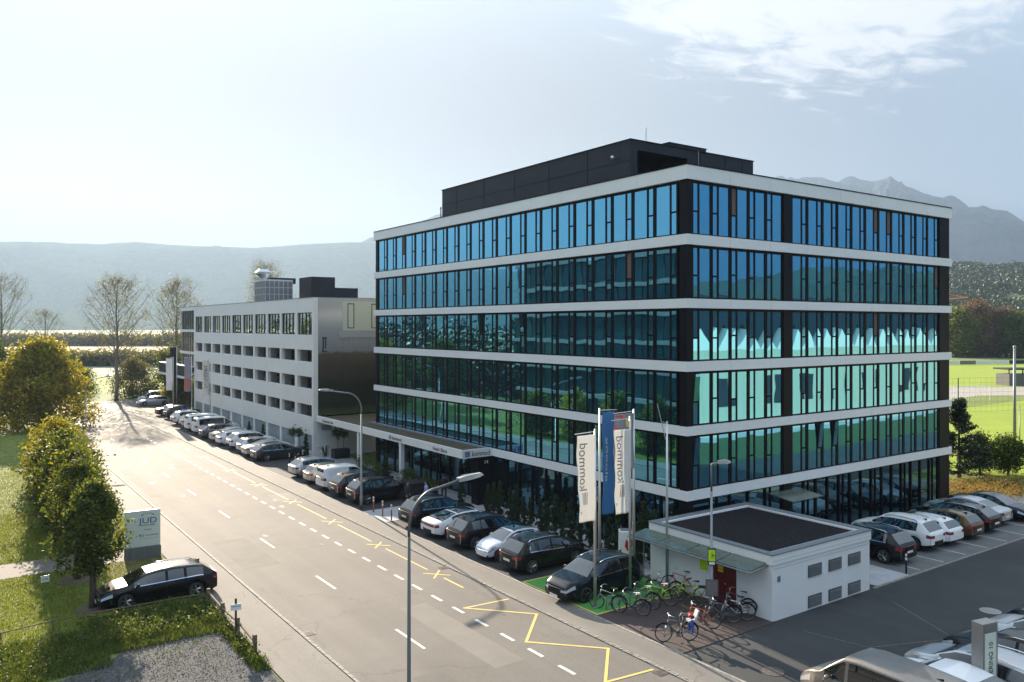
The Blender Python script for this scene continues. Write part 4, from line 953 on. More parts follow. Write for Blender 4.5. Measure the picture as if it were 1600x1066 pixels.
# ---- bottom right, noses away from the camera
GC = 'cars in the front row of the lower car park'
car('van', 'tan', 23.85, 13.8, 88, 'beige minibus with ribbed roof at the bottom edge', 'minibus', GC)
car('sedan', 'white', 26.35, 12.9, 88, 'white saloon squeezed between the beige minibus and silver estate', 'car', GC, chrome=False)
car('wagon', 'silver', 28.55, 12.95, 88, 'silver estate car with black roof rails, beside the white saloon', 'car', GC)
car('wagon', 'black', 31.0, 12.85, 88, 'black car with chrome window line half behind the sign pylon', 'car', GC)
car('suv', 'silver', 33.3, 12.75, 88, 'pale silver SUV right of the sign pylon', 'car', GC)
car('sedan', 'black', 35.9, 12.8, 88, 'black saloon at the right edge of the picture', 'car', GC)
# ---- left
car('wagon', 'black', 7.9, 38.95, 179.0, 'glossy black estate car with chrome window line parked on the left verge', 'car')
# a few cars seen inside the garage openings
for i, (y, zf, c, lb) in enumerate(((81, 2.95, 'white', 'white car inside the garage behind the lowest open bays, nearer one'), (96, 2.95, 'silver', 'silver car inside the garage behind the lowest open bays, farther one'), (91, 5.65, 'white', 'white car on the second parking deck seen through an open bay'))):
    car('hatch', c, 31.6, y, 180, lb, 'car', 'cars inside the parking garage', z=zf)
# ================================================================ bicycles
def bike_proto():
    t = thing('bicycle', 'x', 'bicycle')
    r = .34
    for nm, x in (('rear_wheel', -.52), ('front_wheel', .53)):
        mb = MB(); pts = [(r*math.cos(a), 0, r*math.sin(a)) for a in np.linspace(0, 2*math.pi, 29)]
        mb.tube(pts, .021, 6, caps=False); w = mb.build('wheel', M_tyre, t, True, loc=(x,0,r))
        mb = MB(); mb.tube([(p[0]*.93,0,p[2]*.93) for p in pts], .008, 4, caps=False)
        for k in range(14):
            a = math.pi*2*k/14; mb.tube([(0,.02*(-1)**k,0),(r*.93*math.cos(a),0,r*.93*math.sin(a))], .0028, 3)
        mb.tube([(0,-.05,0),(0,.05,0)], .022, 6); mb.build('spokes', mat('bike_rim', (.22,.22,.23), .4, metal=.7), w)
    BB, ST, HT_, HB = (-.08,0,.28), (-.22,0,.72), (.33,0,.82), (.38,0,.66)
    mb = MB(); f = .021
    mb.tube([BB, ST], f, 6); mb.tube([ST, HT_], f, 6); mb.tube([BB, HB], f*1.2, 6); mb.tube([HT_, HB], f*1.2, 6)
    for s in (-.05, .05): mb.tube([(BB[0],s*.6,BB[2]),(-.52,s,.34)], .012, 5); mb.tube([(ST[0],s*.3,ST[2]-.05),(-.52,s,.34)], .011, 5); mb.tube([(HB[0],s,HB[2]-.02),(.47,s,.5),(.53,s,.34)], .014, 5)
    mb.build('frame', M_plast, t, True)
    mb = MB(); mb.tube([(ST[0],0,ST[2]),(-.26,0,.90)], .014, 5); mb.tube([(.33,0,.82),(.30,0,.98)], .014, 5)
    mb.tube([(.18,-.3,1.0),(.28,-.22,1.02),(.32,0,1.0),(.28,.22,1.02),(.18,.3,1.0)], .013, 5); mb.build('handlebar', M_alu, t, True)
    mb = MB(); mb.add([(-.42,-.08,.92),(-.42,.08,.92),(-.12,.02,.94),(-.12,-.02,.94),(-.40,-.06,.97),(-.40,.06,.97),(-.12,.015,.96),(-.12,-.015,.96)], [(0,3,2,1),(4,5,6,7),(0,1,5,4),(1,2,6,5),(2,3,7,6),(3,0,4,7)]); mb.build('saddle', M_cable, t)
    mb = MB()
    for x, a0, a1 in ((-.52, R(30), R(170)), (.53, R(35), R(165))):
        mb.tube([(x+.375*math.cos(a), 0, .34+.375*math.sin(a)) for a in np.linspace(a0, a1, 9)], .02, 5)
    mb.build('mudguard', M_plast, t, True)
    mb = MB(); mb.lathe([(.09,-.06),(.09,-.05)], c=BB, axis='y', n=14); mb.tube([(BB[0],-.06,BB[2]),(.04,-.06,.16)], .01, 4); mb.tube([(BB[0],.06,BB[2]),(-.2,.06,.40)], .01, 4)
    mb.box(.0,.09,-.15,-.06,.15,.17); mb.box(-.25,-.16,.06,.15,.39,.41); mb.tube([(BB[0],-.055,BB[2]+.08),(-.52,-.055,.38)], .006, 3); mb.tube([(BB[0],-.055,BB[2]-.08),(-.52,-.055,.30)], .006, 3); mb.build('crank', M_galv, t)
    mb = MB(); mb.box(-.78,-.36,-.07,.07,.735,.75); mb.tube([(-.74,-.05,.735),(-.52,-.05,.34)], .006, 3); mb.tube([(-.74,.05,.735),(-.52,.05,.34)], .006, 3); mb.build('carrier', M_plast, t)
    return t
def bmat(n, c): return mat('bike_'+n, c, .35, coat=.6)
b0 = bike_proto(); used0 = [False]
def bike(x, y, deg, lb, fc, gc=None, lean=0, carrier=True, z=.042, seat=None):
    if not used0[0]: t = b0; used0[0] = True
    else: t = dup(b0)
    t.location = (x,y,z); t.rotation_euler = (R(lean), 0, R(deg)); t['label'] = lb; t['group'] = 'bicycles on the block paving'
    for ch in list(t.children):
        n = ch.name.split('.')[0]
        if n in ('frame','mudguard','saddle'):
            ch.material_slots[0].link = 'OBJECT'; ch.material_slots[0].material = fc if n == 'frame' else (gc or M_plast) if n == 'mudguard' else (seat or M_cable)
        if n == 'carrier' and not carrier: bpy.data.objects.remove(ch)
        if n == 'mudguard' and gc is None: bpy.data.objects.remove(ch)
    return t
lime, redb, whiteb, greyb, tealb, orng = bmat('lime', (.42,.62,.02)), bmat('red', (.5,.03,.05)), bmat('white', (.75,.75,.75)), bmat('grey', (.12,.12,.13)), bmat('petrol', (.06,.11,.11)), bmat('orange', (.65,.09,.02))
bproto_first = bike(23.45, 26.05, 118, 'silver-grey city bicycle nearest the first flagpole', bmat('silver', (.3,.32,.34)), M_plast, 4)
bike(23.95, 25.15, 122, 'dark bicycle with pale wheels and white saddle, second from the first flagpole', tealb, M_plast, -5, seat=mat('pale_saddle', (.6,.58,.54), .6))
bike(24.85, 25.45, 120, 'petrol bicycle with dark wheels between the pale-wheeled one and the lime one', tealb, M_plast, 4, seat=mat('pale_saddle', (.6,.58,.54), .6))
bike(25.75, 25.3, 132, 'lime green hire bicycle with lime mudguards, left of the two', lime, lime, -4, seat=mat('pink_saddle', (.7,.4,.36), .6))
bike(26.75, 25.9, 128, 'black and red bicycle crammed between the two lime ones', greyb, M_plast, 5, carrier=False)
bike(27.15, 24.75, 132, 'lime green hire bicycle with lime mudguards, right of the two', lime, lime, -4)
bike(27.75, 25.9, 122, 'red and white mountain bicycle leaning on the white hut wall', redb, None, 9, carrier=False)
ftb = bike(23.35, 21.95, 152, 'dark city bicycle with a child seat, nearest the road', greyb, M_plast, 3)
bike(25.1, 22.35, 140, 'black and orange-red electric bicycle beside the one with the child seat', orng, None, 4, carrier=False)
bike(26.35, 22.35, 134, 'grey bicycle standing right behind the lamp post', greyb, M_plast, -5)
bike(27.0, 22.15, 136, 'white city bicycle between lamp post and hut corner', whiteb, M_plast, 4)
bike(27.65, 22.6, 112, 'black trekking bicycle leaning on the hut beside the red door', greyb, M_plast, 9, carrier=False)
cs = thing('child_seat', 'white and blue child seat with red helmet on a bicycle carrier', 'child seat', (23.35,21.95,.79), R(152))
mb = MB(); mb.add([(-.75,-.16,.02),(-.75,.16,.02),(-.42,.16,.0),(-.42,-.16,.0),(-.86,-.16,.42),(-.86,.16,.42),(-.80,.16,.42),(-.80,-.16,.42),(-.69,-.16,.08),(-.69,.16,.08),(-.42,.16,.06),(-.42,-.16,.06)], [(0,3,2,1),(4,5,6,7),(0,1,5,4),(1,5,6,9),(0,8,7,4),(6,7,8,9),(8,9,10,11),(2,3,11,10),(0,3,11,8),(1,9,10,2)])
mb.build('seat_shell', mat('pale_plastic', (.42,.43,.45), .5), cs)
mb = MB(); mb.box(-.60,-.52,-.2,-.165,-.42,.10); mb.box(-.60,-.52,.165,.2,-.42,.10); mb.build('footrest', mat('blue_plastic', (.02,.10,.45), .4), cs)
hel = thing('helmet', 'red bicycle helmet resting in the child seat', 'helmet', (23.85,21.68,.98), 0)
mb = MB(); mb.ball((0,0,.02), .10, (1.15,.9,.75)); mb.build('shell', M_red, hel, True); mb = MB(); mb.box(-.1,.1,-.09,-.07,-.08,.02); mb.build('strap', M_cable, hel)
# bicycle stands
for i, (x, y) in enumerate(((23.6,25.9),(24.9,25.8),(26.2,25.8),(24.6,22.6),(26.6,22.6))):
    mb = MB(); mb.tube([(-.02,-.28,0),(-.02,-.28,.5),(-.02,-.2,.62),(-.02,.2,.62),(-.02,.28,.5),(-.02,.28,0)], .02, 6)
    tag(mb.build('bicycle_stand', M_galv, smooth=True, loc=(x,y,.04), rz=R(40)), ['low steel bicycle hoop nearest the first flagpole','low steel bicycle hoop left of the lime hire bicycle','low steel bicycle hoop between the two lime hire bicycles','low steel bicycle hoop in front of the orange-red bicycle','low steel bicycle hoop beside the lamp post'][i], 'bicycle stand', 'steel bicycle hoops')
# ================================================================ street furniture
def lamp(name, label, x, y, h, arm, az, m=M_galv, r=.075, head=True, z=0, tilt=.25):
    t = thing(name, label, 'street lamp', (x,y,z)); c, s = math.cos(R(az)), math.sin(R(az))
    mb = MB(); mb.lathe([(.11,0),(.11,.9),(r,.95),(r*.8,h*.8)], n=14)
    k = 1.3 if arm > 1 else .2
    pts = [(0,0,h*.8-.02),(0,0,h-k)] + [(c*arm*.55*(1-math.cos(a)), s*arm*.55*(1-math.cos(a)), h-k+(k-.12)*math.sin(a)) for a in np.linspace(.2, math.pi/2, 8)] + [(c*arm,s*arm,h-.12+arm*.08)]
    mb.tube(pts, r*.72, 10); mb.build('pole', m, t, True)
    mb = MB(); o = 0
    L_ = .95 if arm > 1 else .55
    mb.add([(0,-.10,-.05),(.32,-.14,-.06),(L_,-.12,-.03),(L_,.12,-.03),(.32,.14,-.06),(0,.10,-.05),(0,-.08,.07),(.32,-.11,.10),(L_-.05,-.07,.05),(L_-.05,.07,.05),(.32,.11,.10),(0,.08,.07)],
           [(5,4,3,2,1,0),(6,7,8,9,10,11),(0,1,7,6),(1,2,8,7),(2,3,9,8),(3,4,10,9),(4,5,11,10),(5,0,6,11)])
    mb.build('lamp_head', mat('lamp_grey', (.33,.33,.33), .45), t, loc=(c*(arm-.1), s*(arm-.1), h-.11+arm*.08)).rotation_euler = (0, R(-6), R(az))
    mb = MB(); mb.box(.35, L_-.1, -.085, .085, -.075, -.056); g_ = mb.build('lamp_glass', M_board, t, loc=(c*(arm-.1), s*(arm-.1), h-.11+arm*.08)); g_.rotation_euler = (0, R(-6), R(az))
    return t
lamp('street_lamp', 'tall curved-arm street lamp in the foreground, rising from the left pavement', 11.6, 21.9, 7.35, 1.9, 3, m=mat('dark_galvanised', (.10,.105,.11), .5, metal=.4), r=.062)
lamp('street_lamp', 'tall curved-arm street lamp between the black SUV and the paved forecourt', 22.95, 50.1, 8.0, 2.1, 178)
lamp('street_lamp', 'short-headed lamp post with bus sign beside the red door and bicycles', 26.5, 22.95, 6.6, .35, -50, r=.06, z=.04)
lamp('street_lamp', 'distant slim lamp post beside the big yellow bush', 11.3, 88, 7.3, 1.6, 0, r=.06)
t = thing('bus_stop_sign', 'lime and black bus stop sign fixed on the lamp post', 'sign', (26.42,22.86,0))
mb = MB(); mb.box(-.17,.17,-.03,.0,2.25,2.95); pl = mb.build('panel', M_plast, t, rz=R(-45)); mb = MB(); mb.box(-.14,.14,-.04,-.031,2.42,2.9); mb.build('lime_face', M_lime, t, rz=R(-45)); mb = MB(); mb.box(-.12,.12,-.04,-.031,2.28,2.38); mb.build('white_strip', M_board, t, rz=R(-45))
text_on('lettering', 'H', .3, (-.10,-.05,2.58), (math.cos(R(-45)),math.sin(R(-45)),0), (0,0,1), M_ink, t, width=.2, depth=.002)
t = thing('timetable_case', 'dark timetable case on the lamp post at shoulder height', 'timetable', (26.42,22.86,0))
mb = MB(); mb.box(-.26,.26,-.07,-.01,.95,1.65); mb.build('case', mat('case_grey', (.10,.09,.085), .4), t, rz=R(-45)); mb = MB(); mb.box(-.22,.22,-.078,-.071,1.0,1.6); mb.build('timetable_sheet', mat('timetable_print', (.16,.15,.14), .3, coat=.8), t, rz=R(-45))
# flags
def flagpole(x, y, h, lb, arm=0):
    t = thing('flagpole', lb, 'flagpole', (x,y,.04)); mb = MB(); mb.lathe([(.07,0),(.065,h*.5),(.04,h)], n=12); mb.ball((0,0,h), .05, n=8); mb.build('pole', M_alu, t, True)
    mb = MB(); mb.lathe([(.13,0),(.13,.05),(.08,.07)], n=14); mb.build('foot', M_galv, t)
    if arm:
        mb = MB(); mb.tube([(0.05,0,h-.06),(-arm,0,h-.10)], .018, 6); mb.build('banner_arm', M_alu, t)
    return t
def banner(x, y, ztop, w, hgt, label, m, wav=.05, seed=0, off=.09, bend=.12):
    r = random.Random(seed); nx, nz_ = 14, 50; vs = []; fs = []
    def S_(u, v):    # u 0..1 away from the pole, v 0..1 downwards
        sx = -off-u*w*(1-bend*v*(.3+.7*u)*(1 if v > .0 else 0)); yy = wav*math.sin(6*u+5*v+seed)*(.25+v)+.03*math.sin(17*v+3*u+seed)*u
        return (sx, yy, -v*hgt-(.05*u*v*math.sin(3*v+seed)))
    for j in range(nz_+1):
        for i in range(nx+1): vs.append(S_(i/nx, j/nz_))
    for j in range(nz_):
        for i in range(nx): a = j*(nx+1)+i; fs.append((a, a+1, a+nx+2, a+nx+1))
    t = thing('flag', label, 'flag', (x,y,ztop)); mb = MB(); mb.add(vs, fs); o = mb.build('cloth', m, t, True)
    so = o.modifiers.new('s', 'SOLIDIFY'); so.thickness = .006
    return t, S_
def flag_text(t, S_, txt, size, v0, v1, u0, u1, m, width_m, hgt, w, rings=None):
    # lettering runs bottom to top and is seen from behind, so it reads mirrored
    mb = text_mb(txt, size, .0); xs_ = [p[0] for p in mb.v]; ys_ = [p[1] for p in mb.v]; x0, x1, y0, y1 = min(xs_), max(xs_), min(ys_), max(ys_)
    out = []
    for p in mb.v:
        v = v1+(v0-v1)*(p[0]-x0)/(x1-x0); u = u1+(u0-u1)*(p[1]-y0)/(y1-y0)
        q = S_(u, v); out.append((q[0], q[1]-.014, q[2]))
    mb.v = out; return mb.build('lettering', m, t)
def flag_bars(t, S_, v0, v1, us, wd, m):
    mb = MB()
    for u in us:
        for k in range(6):
            a, b = v0+(v1-v0)*k/6, v0+(v1-v0)*(k+1)/6; q = [S_(u, a), S_(u+wd, a), S_(u+wd, b), S_(u, b)]; mb.add([(p[0],p[1]-.014,p[2]) for p in q], [(0,1,2,3)])
    mb.build('logo_bars', m, t)
M_flagw = mat('white_flag_cloth', (.85,.83,.79), .8, transl=.35); M_flagb = mat('blue_flag_cloth', (.04,.16,.36), .8, transl=.3)
flagpole(23.15, 26.55, 7.75, 'aluminium flagpole with white banner standing nearest the road', 1.15)
t, S_ = banner(23.15, 26.45, 7.62, 1.02, 3.75, 'white banner with mirrored kommod lettering, left and lower of the two white ones', M_flagw, seed=1)
flag_text(t, S_, 'kommod', .5, .09, .62, .12, .52, M_gink, 0, 0, 0) if False else flag_text(t, S_, 'kommod', .5, .09, .63, .46, .88, M_gink, 0, 0, 0)
flag_bars(t, S_, .66, .80, (.42,.50,.58,.66), .035, M_gink)
flag_text(t, S_, 'Hotel', .1, .87, .90, .80, .95, M_gink, 0, 0, 0)
flagpole(25.75, 27.1, 8.1, 'aluminium flagpole in the middle of the row, carrying a white banner', 1.15)
t, S_ = banner(25.75, 26.98, 7.62, 1.0, 3.8, 'white banner with mirrored kommod lettering, right and higher of the two white ones', M_flagw, seed=4)
flag_text(t, S_, 'kommod', .5, .08, .63, .46, .88, M_gink, 0, 0, 0)
flag_bars(t, S_, .66, .80, (.44,.52,.60,.68), .035, M_gink)
flag_text(t, S_, 'Hotel', .1, .87, .90, .80, .95, M_gink, 0, 0, 0)
flagpole(25.35, 28.75, 8.35, 'thin flagpole with the blue banner just behind the white ones', -1.1)
t, S_ = banner(26.35, 28.7, 8.22, .78, 4.9, 'tall blue banner with pale ring lettering hanging behind a white banner', M_flagb, seed=2, bend=0)
flag_text(t, S_, 'glooox', .5, .24, .68, .50, .80, mat('pale_blue_ink', (.35,.48,.65), .6), 0, 0, 0)
flagpole(26.75, 27.9, 8.3, 'flagpole with red and grey banner close behind the middle one', 1.3)
t, S_ = banner(26.75, 27.8, 8.2, 1.25, 2.6, 'grey banner with red block and yellow square peeking over a white banner', mat('grey_flag', (.24,.23,.25), .8), seed=6, bend=0)
for u0, u1, v0, v1, mt_ in ((.55,.98,.02,.45,mat('flag_red', (.62,.07,.06), .8)),(.12,.42,.10,.24,mat('flag_yellow', (.72,.50,.12), .8))):
    mb = MB()
    for k in range(6):
        a, b = u0+(u1-u0)*k/6, u0+(u1-u0)*(k+1)/6; q = [S_(a,v0),S_(b,v0),S_(b,v1),S_(a,v1)]; mb.add([(p[0],p[1]-.016,p[2]) for p in q], [(0,1,2,3)])
    mb.build('colour_block', mt_, t)
fp = flagpole(28.05, 27.0, 7.7, 'bare flagpole with a loose slanting rod at its top, near the hut', 0)
mb = MB(); mb.tube([(-.1,0,6.9),(-.55,.1,8.6)], .02, 6); mb.tube([(-.3,0,7.75),(.05,0,7.6)], .02, 6); mb.build('loose_arm', M_alu, fp)
# far flags by the garage
for i, (x, y, h, c, lb) in enumerate(((24.6,112,8.2,(.75,.75,.76),'far white banner, leftmost of the flags beyond the parked cars'),(26.4,118,9.5,(.03,.03,.04),'far black banner behind the leftmost white one'),(25.6,106.5,8.4,(.35,.33,.38),'far grey and orange striped banner in the middle of the distant flags'),(26.4,101.0,8.3,(.72,.70,.64),'far cream banner beside the garage corner, rightmost of the distant flags'))):
    flagpole(x, y, h, ['far flagpole of the leftmost white banner','far flagpole of the black banner','far flagpole of the striped banner','far flagpole of the cream banner near the garage corner'][i], .9)
    t, S_ = banner(x, y, h-.12, .8, 4.2, lb, mat('far_flag_%d' % i, c, .8, transl=.2), seed=i+8, bend=0)
    if i == 3: flag_text(t, S_, 'NAGEL', .5, .1, .8, .3, .8, M_gink, 0, 0, 0)
    if i == 2: flag_bars(t, S_, .6, .95, (.1,.4,.7), .2, mat('flag_orange', (.6,.15,.05), .8))
# bollards
def bollard(x, y, h, lb, m1, grp, m2=M_board):
    t = thing('bollard', lb, 'bollard', (x,y,.045), 0, grp); mb = MB(); mb.lathe([(.045,0),(.045,h)], n=12); mb.build('post', m1, t, True)
    mb = MB(); mb.lathe([(.048,h-.32),(.048,h-.18)], n=12); mb.lathe([(.048,h-.12),(.048,h-.02),(.02,h+.01)], n=12); mb.build('reflective_band', m2, t)
for (x, y), lb in zip(((23.2,48.75),(23.15,47.3),(23.1,45.95)), ('slim red and white post nearest the street lamp on the forecourt','slim red and white post, middle of the three on the forecourt','slim red and white post nearest the black SUV on the forecourt')):
    bollard(x, y, 1.0, lb, mat('faded_red', (.4,.09,.07), .6), 'red and white posts on the forecourt')
for (x, y), lb in zip(((24.95,69.5),(24.75,67.5),(26.4,70.1)), ('black bollard with white bands nearest the dark estate car','black bollard with white bands nearest the road','black bollard with white bands farthest from the road')):
    bollard(x, y, 1.05, lb, M_cable, 'black and white bollards by the garage corner')
bollard(38.95, 21.35, 1.0, 'black bollard with white bands on the pale walkway beside the hut', M_cable, None)
# JUD sign board
t = thing('advertising_board', 'pale company board reading JUD on a dark concrete base beside the trees', 'sign board', (8.62,46.2,0), R(-4))
mb = MB(); mb.box(-.88,.88,-.2,.2,0,.62); mb.build('plinth', mat('dark_concrete', (.12,.12,.115), .9, col2=(.17,.17,.16), nscale=3, stretch=(8,1,.5)), t)
mb = MB(); mb.bevbox(-.86,.86,-.09,.09,.622,2.55,.02); mb.build('panel', mat('pale_green_panel', (.62,.68,.60), .35), t)
text_on('lettering', 'JUD', .42, (-.18,-.095,1.86), (1,0,0), (0,0,1), M_blueink, t, width=.86)
mb = MB()
for k in range(9): a = math.pi*k/8; mb.lathe([(.028,0),(.028,.006)], c=(.23+.28*math.cos(a),-.099,2.28+.10*math.sin(a)), axis='y', n=8)
mb.build('logo_arc', M_blueink, t)
text_on('lettering', 'Bodenbeläge', .09, (-.1,-.095,1.74), (1,0,0), (0,0,1), M_gink, t, width=.7)
text_on('lettering', 'Parkett', .09, (.05,-.095,1.5), (1,0,0), (0,0,1), M_gink, t, width=.38)
text_on('lettering', 'RS', .19, (-.2,-.095,1.16), (1,0,0), (0,0,1), M_blueink, t, width=.24)
text_on('lettering', 'Ausstellung', .1, (.1,-.095,1.2), (1,0,0), (0,0,1), M_gink, t, width=.65)
mb = MB(); mb.box(-.15,.75,-.097,-.0905,1.05,1.06); mb.build('rule_line', M_gink, t)
# pylon sign bottom right
t = thing('sign_pylon', 'grey metal sign pylon with upright lettering ending in 10 at the right edge', 'sign pylon', (27.3,12.35,0), R(-12))
mb = MB(); mb.bevbox(-.35,.35,-.16,.24,0,2.84,.012); mb.build('housing', mat('warm_grey_metal', (.33,.31,.29), .4, metal=.5), t)
mb = MB(); mb.box(-.26,.26,-.172,-.161,.4,2.52); mb.build('light_panel', mat('opal_panel', (.70,.72,.60), .4), t)
mb = MB(); mb.box(-.27,.27,-.17,-.161,2.58,2.78); mb.build('top_strip', mat('strip_grey', (.20,.19,.18), .5), t)
mb = text_mb('INDUSTRIERING 10', .26, .004); w = max(p[0] for p in mb.v); k = 2.1/w*1.25
mb.v = [(.09-p[1]*1.0, -.175-p[2], .18+p[0]*.98*k/1.25*1.0) for p in mb.v]; mb.build('lettering', M_ink, t)
# charging cabinet
t = thing('charging_cabinet', 'white charging cabinet with red and blue graphics behind the dark SUV', 'cabinet', (28.75,30.55,.05), R(-35))
mb = MB(); mb.bevbox(-.36,.36,-.32,.32,0,1.75,.03); mb.build('housing', M_board, t)
mb = MB(); mb.add([(.02,-.324,.75),(.2,-.324,.75),(.34,-.324,1.45),(.12,-.324,1.2),(-.05,-.324,1.35),(-.12,-.324,1.0)], [(0,1,2,3),(0,3,4,5)]); mb.box(-.33,-.1,-.326,-.321,.3,.5); mb.build('red_graphic', M_red, t)
mb = MB(); mb.box(-.05,.12,-.326,-.321,.33,.6); mb.build('blue_graphic', mat('blue_plastic', (.02,.10,.45), .4), t); mb = MB(); mb.box(-.3,.3,-.25,.25,1.751,1.78); mb.build('lid', M_galv, t)
# two waste bins by the planters
for x, y, lb in ((28.0,52.6,'black wheeled bin beside the black SUV under the canopy'),):
    t = thing('waste_bin', lb, 'bin', (x-.9,y-2.4,.05), 0)
    mb = MB(); mb.add([(-.5,-.55,0),(.5,-.55,0),(.5,.55,0),(-.5,.55,0),(-.62,-.68,1.25),(.62,-.68,1.25),(.62,.68,1.25),(-.62,.68,1.25)], [(0,3,2,1),(4,5,6,7),(0,1,5,4),(1,2,6,5),(2,3,7,6),(3,0,4,7)]); mb.build('tub', M_cable, t)
    mb = MB(); mb.bevbox(-.66,.66,-.72,.72,1.26,1.36,.04); mb.box(-.6,.6,-.78,-.73,1.1,1.25); mb.build('lid', M_plast, t)
# signs on the left
t = thing('no_parking_sign', 'small white sign on a thin stake in the lawn', 'sign', (3.75,42.0,0), R(10)); mb = MB(); mb.tube([(0,0,0),(0,0,.95)], .015, 6); mb.build('stake', M_galv, t); mb = MB(); mb.box(-.17,.17,-.02,-.005,.72,1.02); bd = mb.build('board', M_board, t)
mb = MB(); mb.box(-.12,.12,-.024,-.0205,.86,.89); mb.box(-.12,.12,-.024,-.0205,.8,.82); mb.build('printed_lines', M_gink, t)
t = thing('parking_sign', 'small white sign with blue print on a dark wooden post by the rail fence', 'sign', (9.3,31.85,0), R(-12)); mb = MB(); mb.box(-.04,.04,-.04,.04,0,1.7); mb.build('post', mat('dark_wood', (.05,.035,.025), .85), t); mb = MB(); mb.box(-.2,.2,-.06,-.045,1.25,1.5); mb.build('board', M_board, t)
text_on('lettering', 'PARKPLATZ', .07, (-.17,-.064,1.38), (1,0,0), (0,0,1), M_blueink, t, width=.34, depth=.002)
# rail fence by the gravel lot, wire fence behind
t = thing('rail_fence', 'low weathered wooden rail fence along the pavement beside the gravel', 'fence', (9.5,33,0))
for y in (36.6,34.4,32.3,30.15): mb = MB(); mb.box(-.07,.07,y-33-.07,y-33+.07,0,.78); mb.build('post', M_wood, t)
mb = MB(); mb.tube([(0,3.8,.62),(-.02,1.4,.56),(.02,-.7,.6),(0,-2.85,.5)], .045, 7); mb.tube([(0,3.8,.3),(.02,1.4,.26),(-.02,-.7,.3),(0,-2.85,.24)], .045, 7); mb.build('rail', M_wood, t)
t = thing('rail_fence', 'long thin dark rail on short stakes between the lawn and the overgrown bank', 'fence', (1,36.5,0))
fx = [(-4,36.0),(-1,36.4),(1.8,36.9),(3.6,37.25),(5.2,37.3),(6.8,37.25),(8.6,37.2),(9.4,37.1)]
mb = MB(); mb.tube([(x-1,y-36.5,.42) for x, y in fx], .025, 6); mb.build('rail', M_wood, t)
for x, y in fx: mb = MB(); mb.tube([(x-1,y-36.5,0),(x-1,y-36.5,.46)], .035, 6); mb.build('stake', M_wood, t)
# mirrors of far things: sports ground furniture
def pole_thing(name, lb, cat, x, y, h, r, grp=None, m=M_galv):
    mb = MB(); mb.lathe([(r,0),(r*.7,h)], n=8); mb.ball((0,0,h), r*.9, n=6); return tag(mb.build(name, m, None, True, loc=(x,y,0)), lb, cat, grp)
pole_thing('floodlight_mast', 'tall grey mast of the ball net at the right edge of the pitch', 'mast', 80.5, 33.9, 10.4, .16)
pole_thing('net_post', 'thin dark post just right of the tall grey mast', 'post', 76.0, 31.6, 5.4, .06)
pole_thing('net_post', 'thin post among the bushes at the corner of the office block', 'post', 75.4, 37.4, 5.2, .06)
t = thing('ball_net', 'fine dark ball-stop net with slim posts at the far side of the near pitch', 'net', (108,60,0))
for i in range(7):
    mb = MB(); x = i*9.0; y = -i*3.4; mb.tube([(x,y,0),(x,y,5)], .07, 6); mb.build('post', M_anth, t)
mb = MB()
for k in range(8): mb.tube([(0,0,.2+k*.68),(54,-20.4,.2+k*.68)], .012, 3)
for k in range(60): mb.tube([(k*.9,-k*.34,.1),(k*.9,-k*.34,5)], .008, 3)
mb.build('mesh', M_anth, t)
t = thing('advertising_hoardings', 'row of white advertising boards around the far pitch', 'hoarding', (215,150,0))
for i in range(16):
    mb = MB(); a = R(-24); x = i*6.1*math.cos(a); y = i*6.1*math.sin(a); mb.add([(x,y,.1),(x+5.8*math.cos(a),y+5.8*math.sin(a),.1),(x+5.8*math.cos(a),y+5.8*math.sin(a),1.3),(x,y,1.3)]+[(x,y+.1,.1),(x+5.8*math.cos(a),y+.1+5.8*math.sin(a),.1),(x+5.8*math.cos(a),y+.1+5.8*math.sin(a),1.3),(x,y+.1,1.3)], [(0,1,2,3),(7,6,5,4),(3,2,6,7),(0,4,5,1)]); mb.build('board', [M_board, M_board, M_anth, M_board, M_gink][i % 5], t)
t = thing('dugout', 'small grey roofed stand hut beside the far pitch', 'shelter', (179.5,76.6,0), R(-30))
mb = MB(); mb.box(0,9,0,4,0,2.4); mb.build('wall', mat('shelter_grey', (.12,.12,.12), .8), t); mb = MB(); mb.box(-.4,9.4,-.4,4.4,3.3,3.6); mb.build('roof', M_anth, t)
for x in (0,3,6,9):
    mb = MB(); mb.box(x-.08,x+.08,0,.16,2.4,3.3); mb.build('post', M_anth, t)
for i, (x, y) in enumerate(((205,118),(232,128),(262,138))):
    t = thing('light_mast', ['slim floodlight mast nearest the office block before the distant trees','slim floodlight mast in front of the tall brown tree','slim floodlight mast in front of the rust-coloured tree'][i], 'mast', (x,y,0), 0, 'floodlight masts at the far pitch'); mb = MB(); mb.lathe([(.2,0),(.1,13)], n=8); mb.build('pole', M_galv, t); mb = MB(); mb.box(-.8,.8,-.2,.2,12.6,13.1); mb.build('lamp_bar', M_galv, t)
t = thing('goal', 'white football goal on the near pitch', 'goal', (135,66,0), R(-20)); mb = MB(); mb.tube([(0,0,0),(0,0,2.44),(7.3,0,2.44),(7.3,0,0)], .06, 6); mb.build('goal_frame', M_board, t); mb = MB(); [mb.tube([(k*.73,0,2.44),(k*.73,1.6,0)], .012, 3) for k in range(11)]; mb.build('goal_net', M_board, t)
t = thing('tower_crane', 'orange tower crane in front of the wooded hill', 'crane', (570,300,0), R(-25)); m_ = mat('crane_orange', (.6,.22,.05), .6)
mb = MB(); mb.box(-1,1,-1,1,0,28); mb.build('mast', m_, t); mb = MB(); mb.tube([(-12,0,28.5),(36,0,33)], .7, 4); mb.tube([(0,0,28),(18,0,35.5),(36,0,33)], .25, 4); mb.tube([(18,0,31),(22,0,38)], .3, 4); mb.build('jib', m_, t); mb = MB(); mb.box(-13,-9,-1,1,25.5,28.6); mb.build('counterweight', M_conc, t)
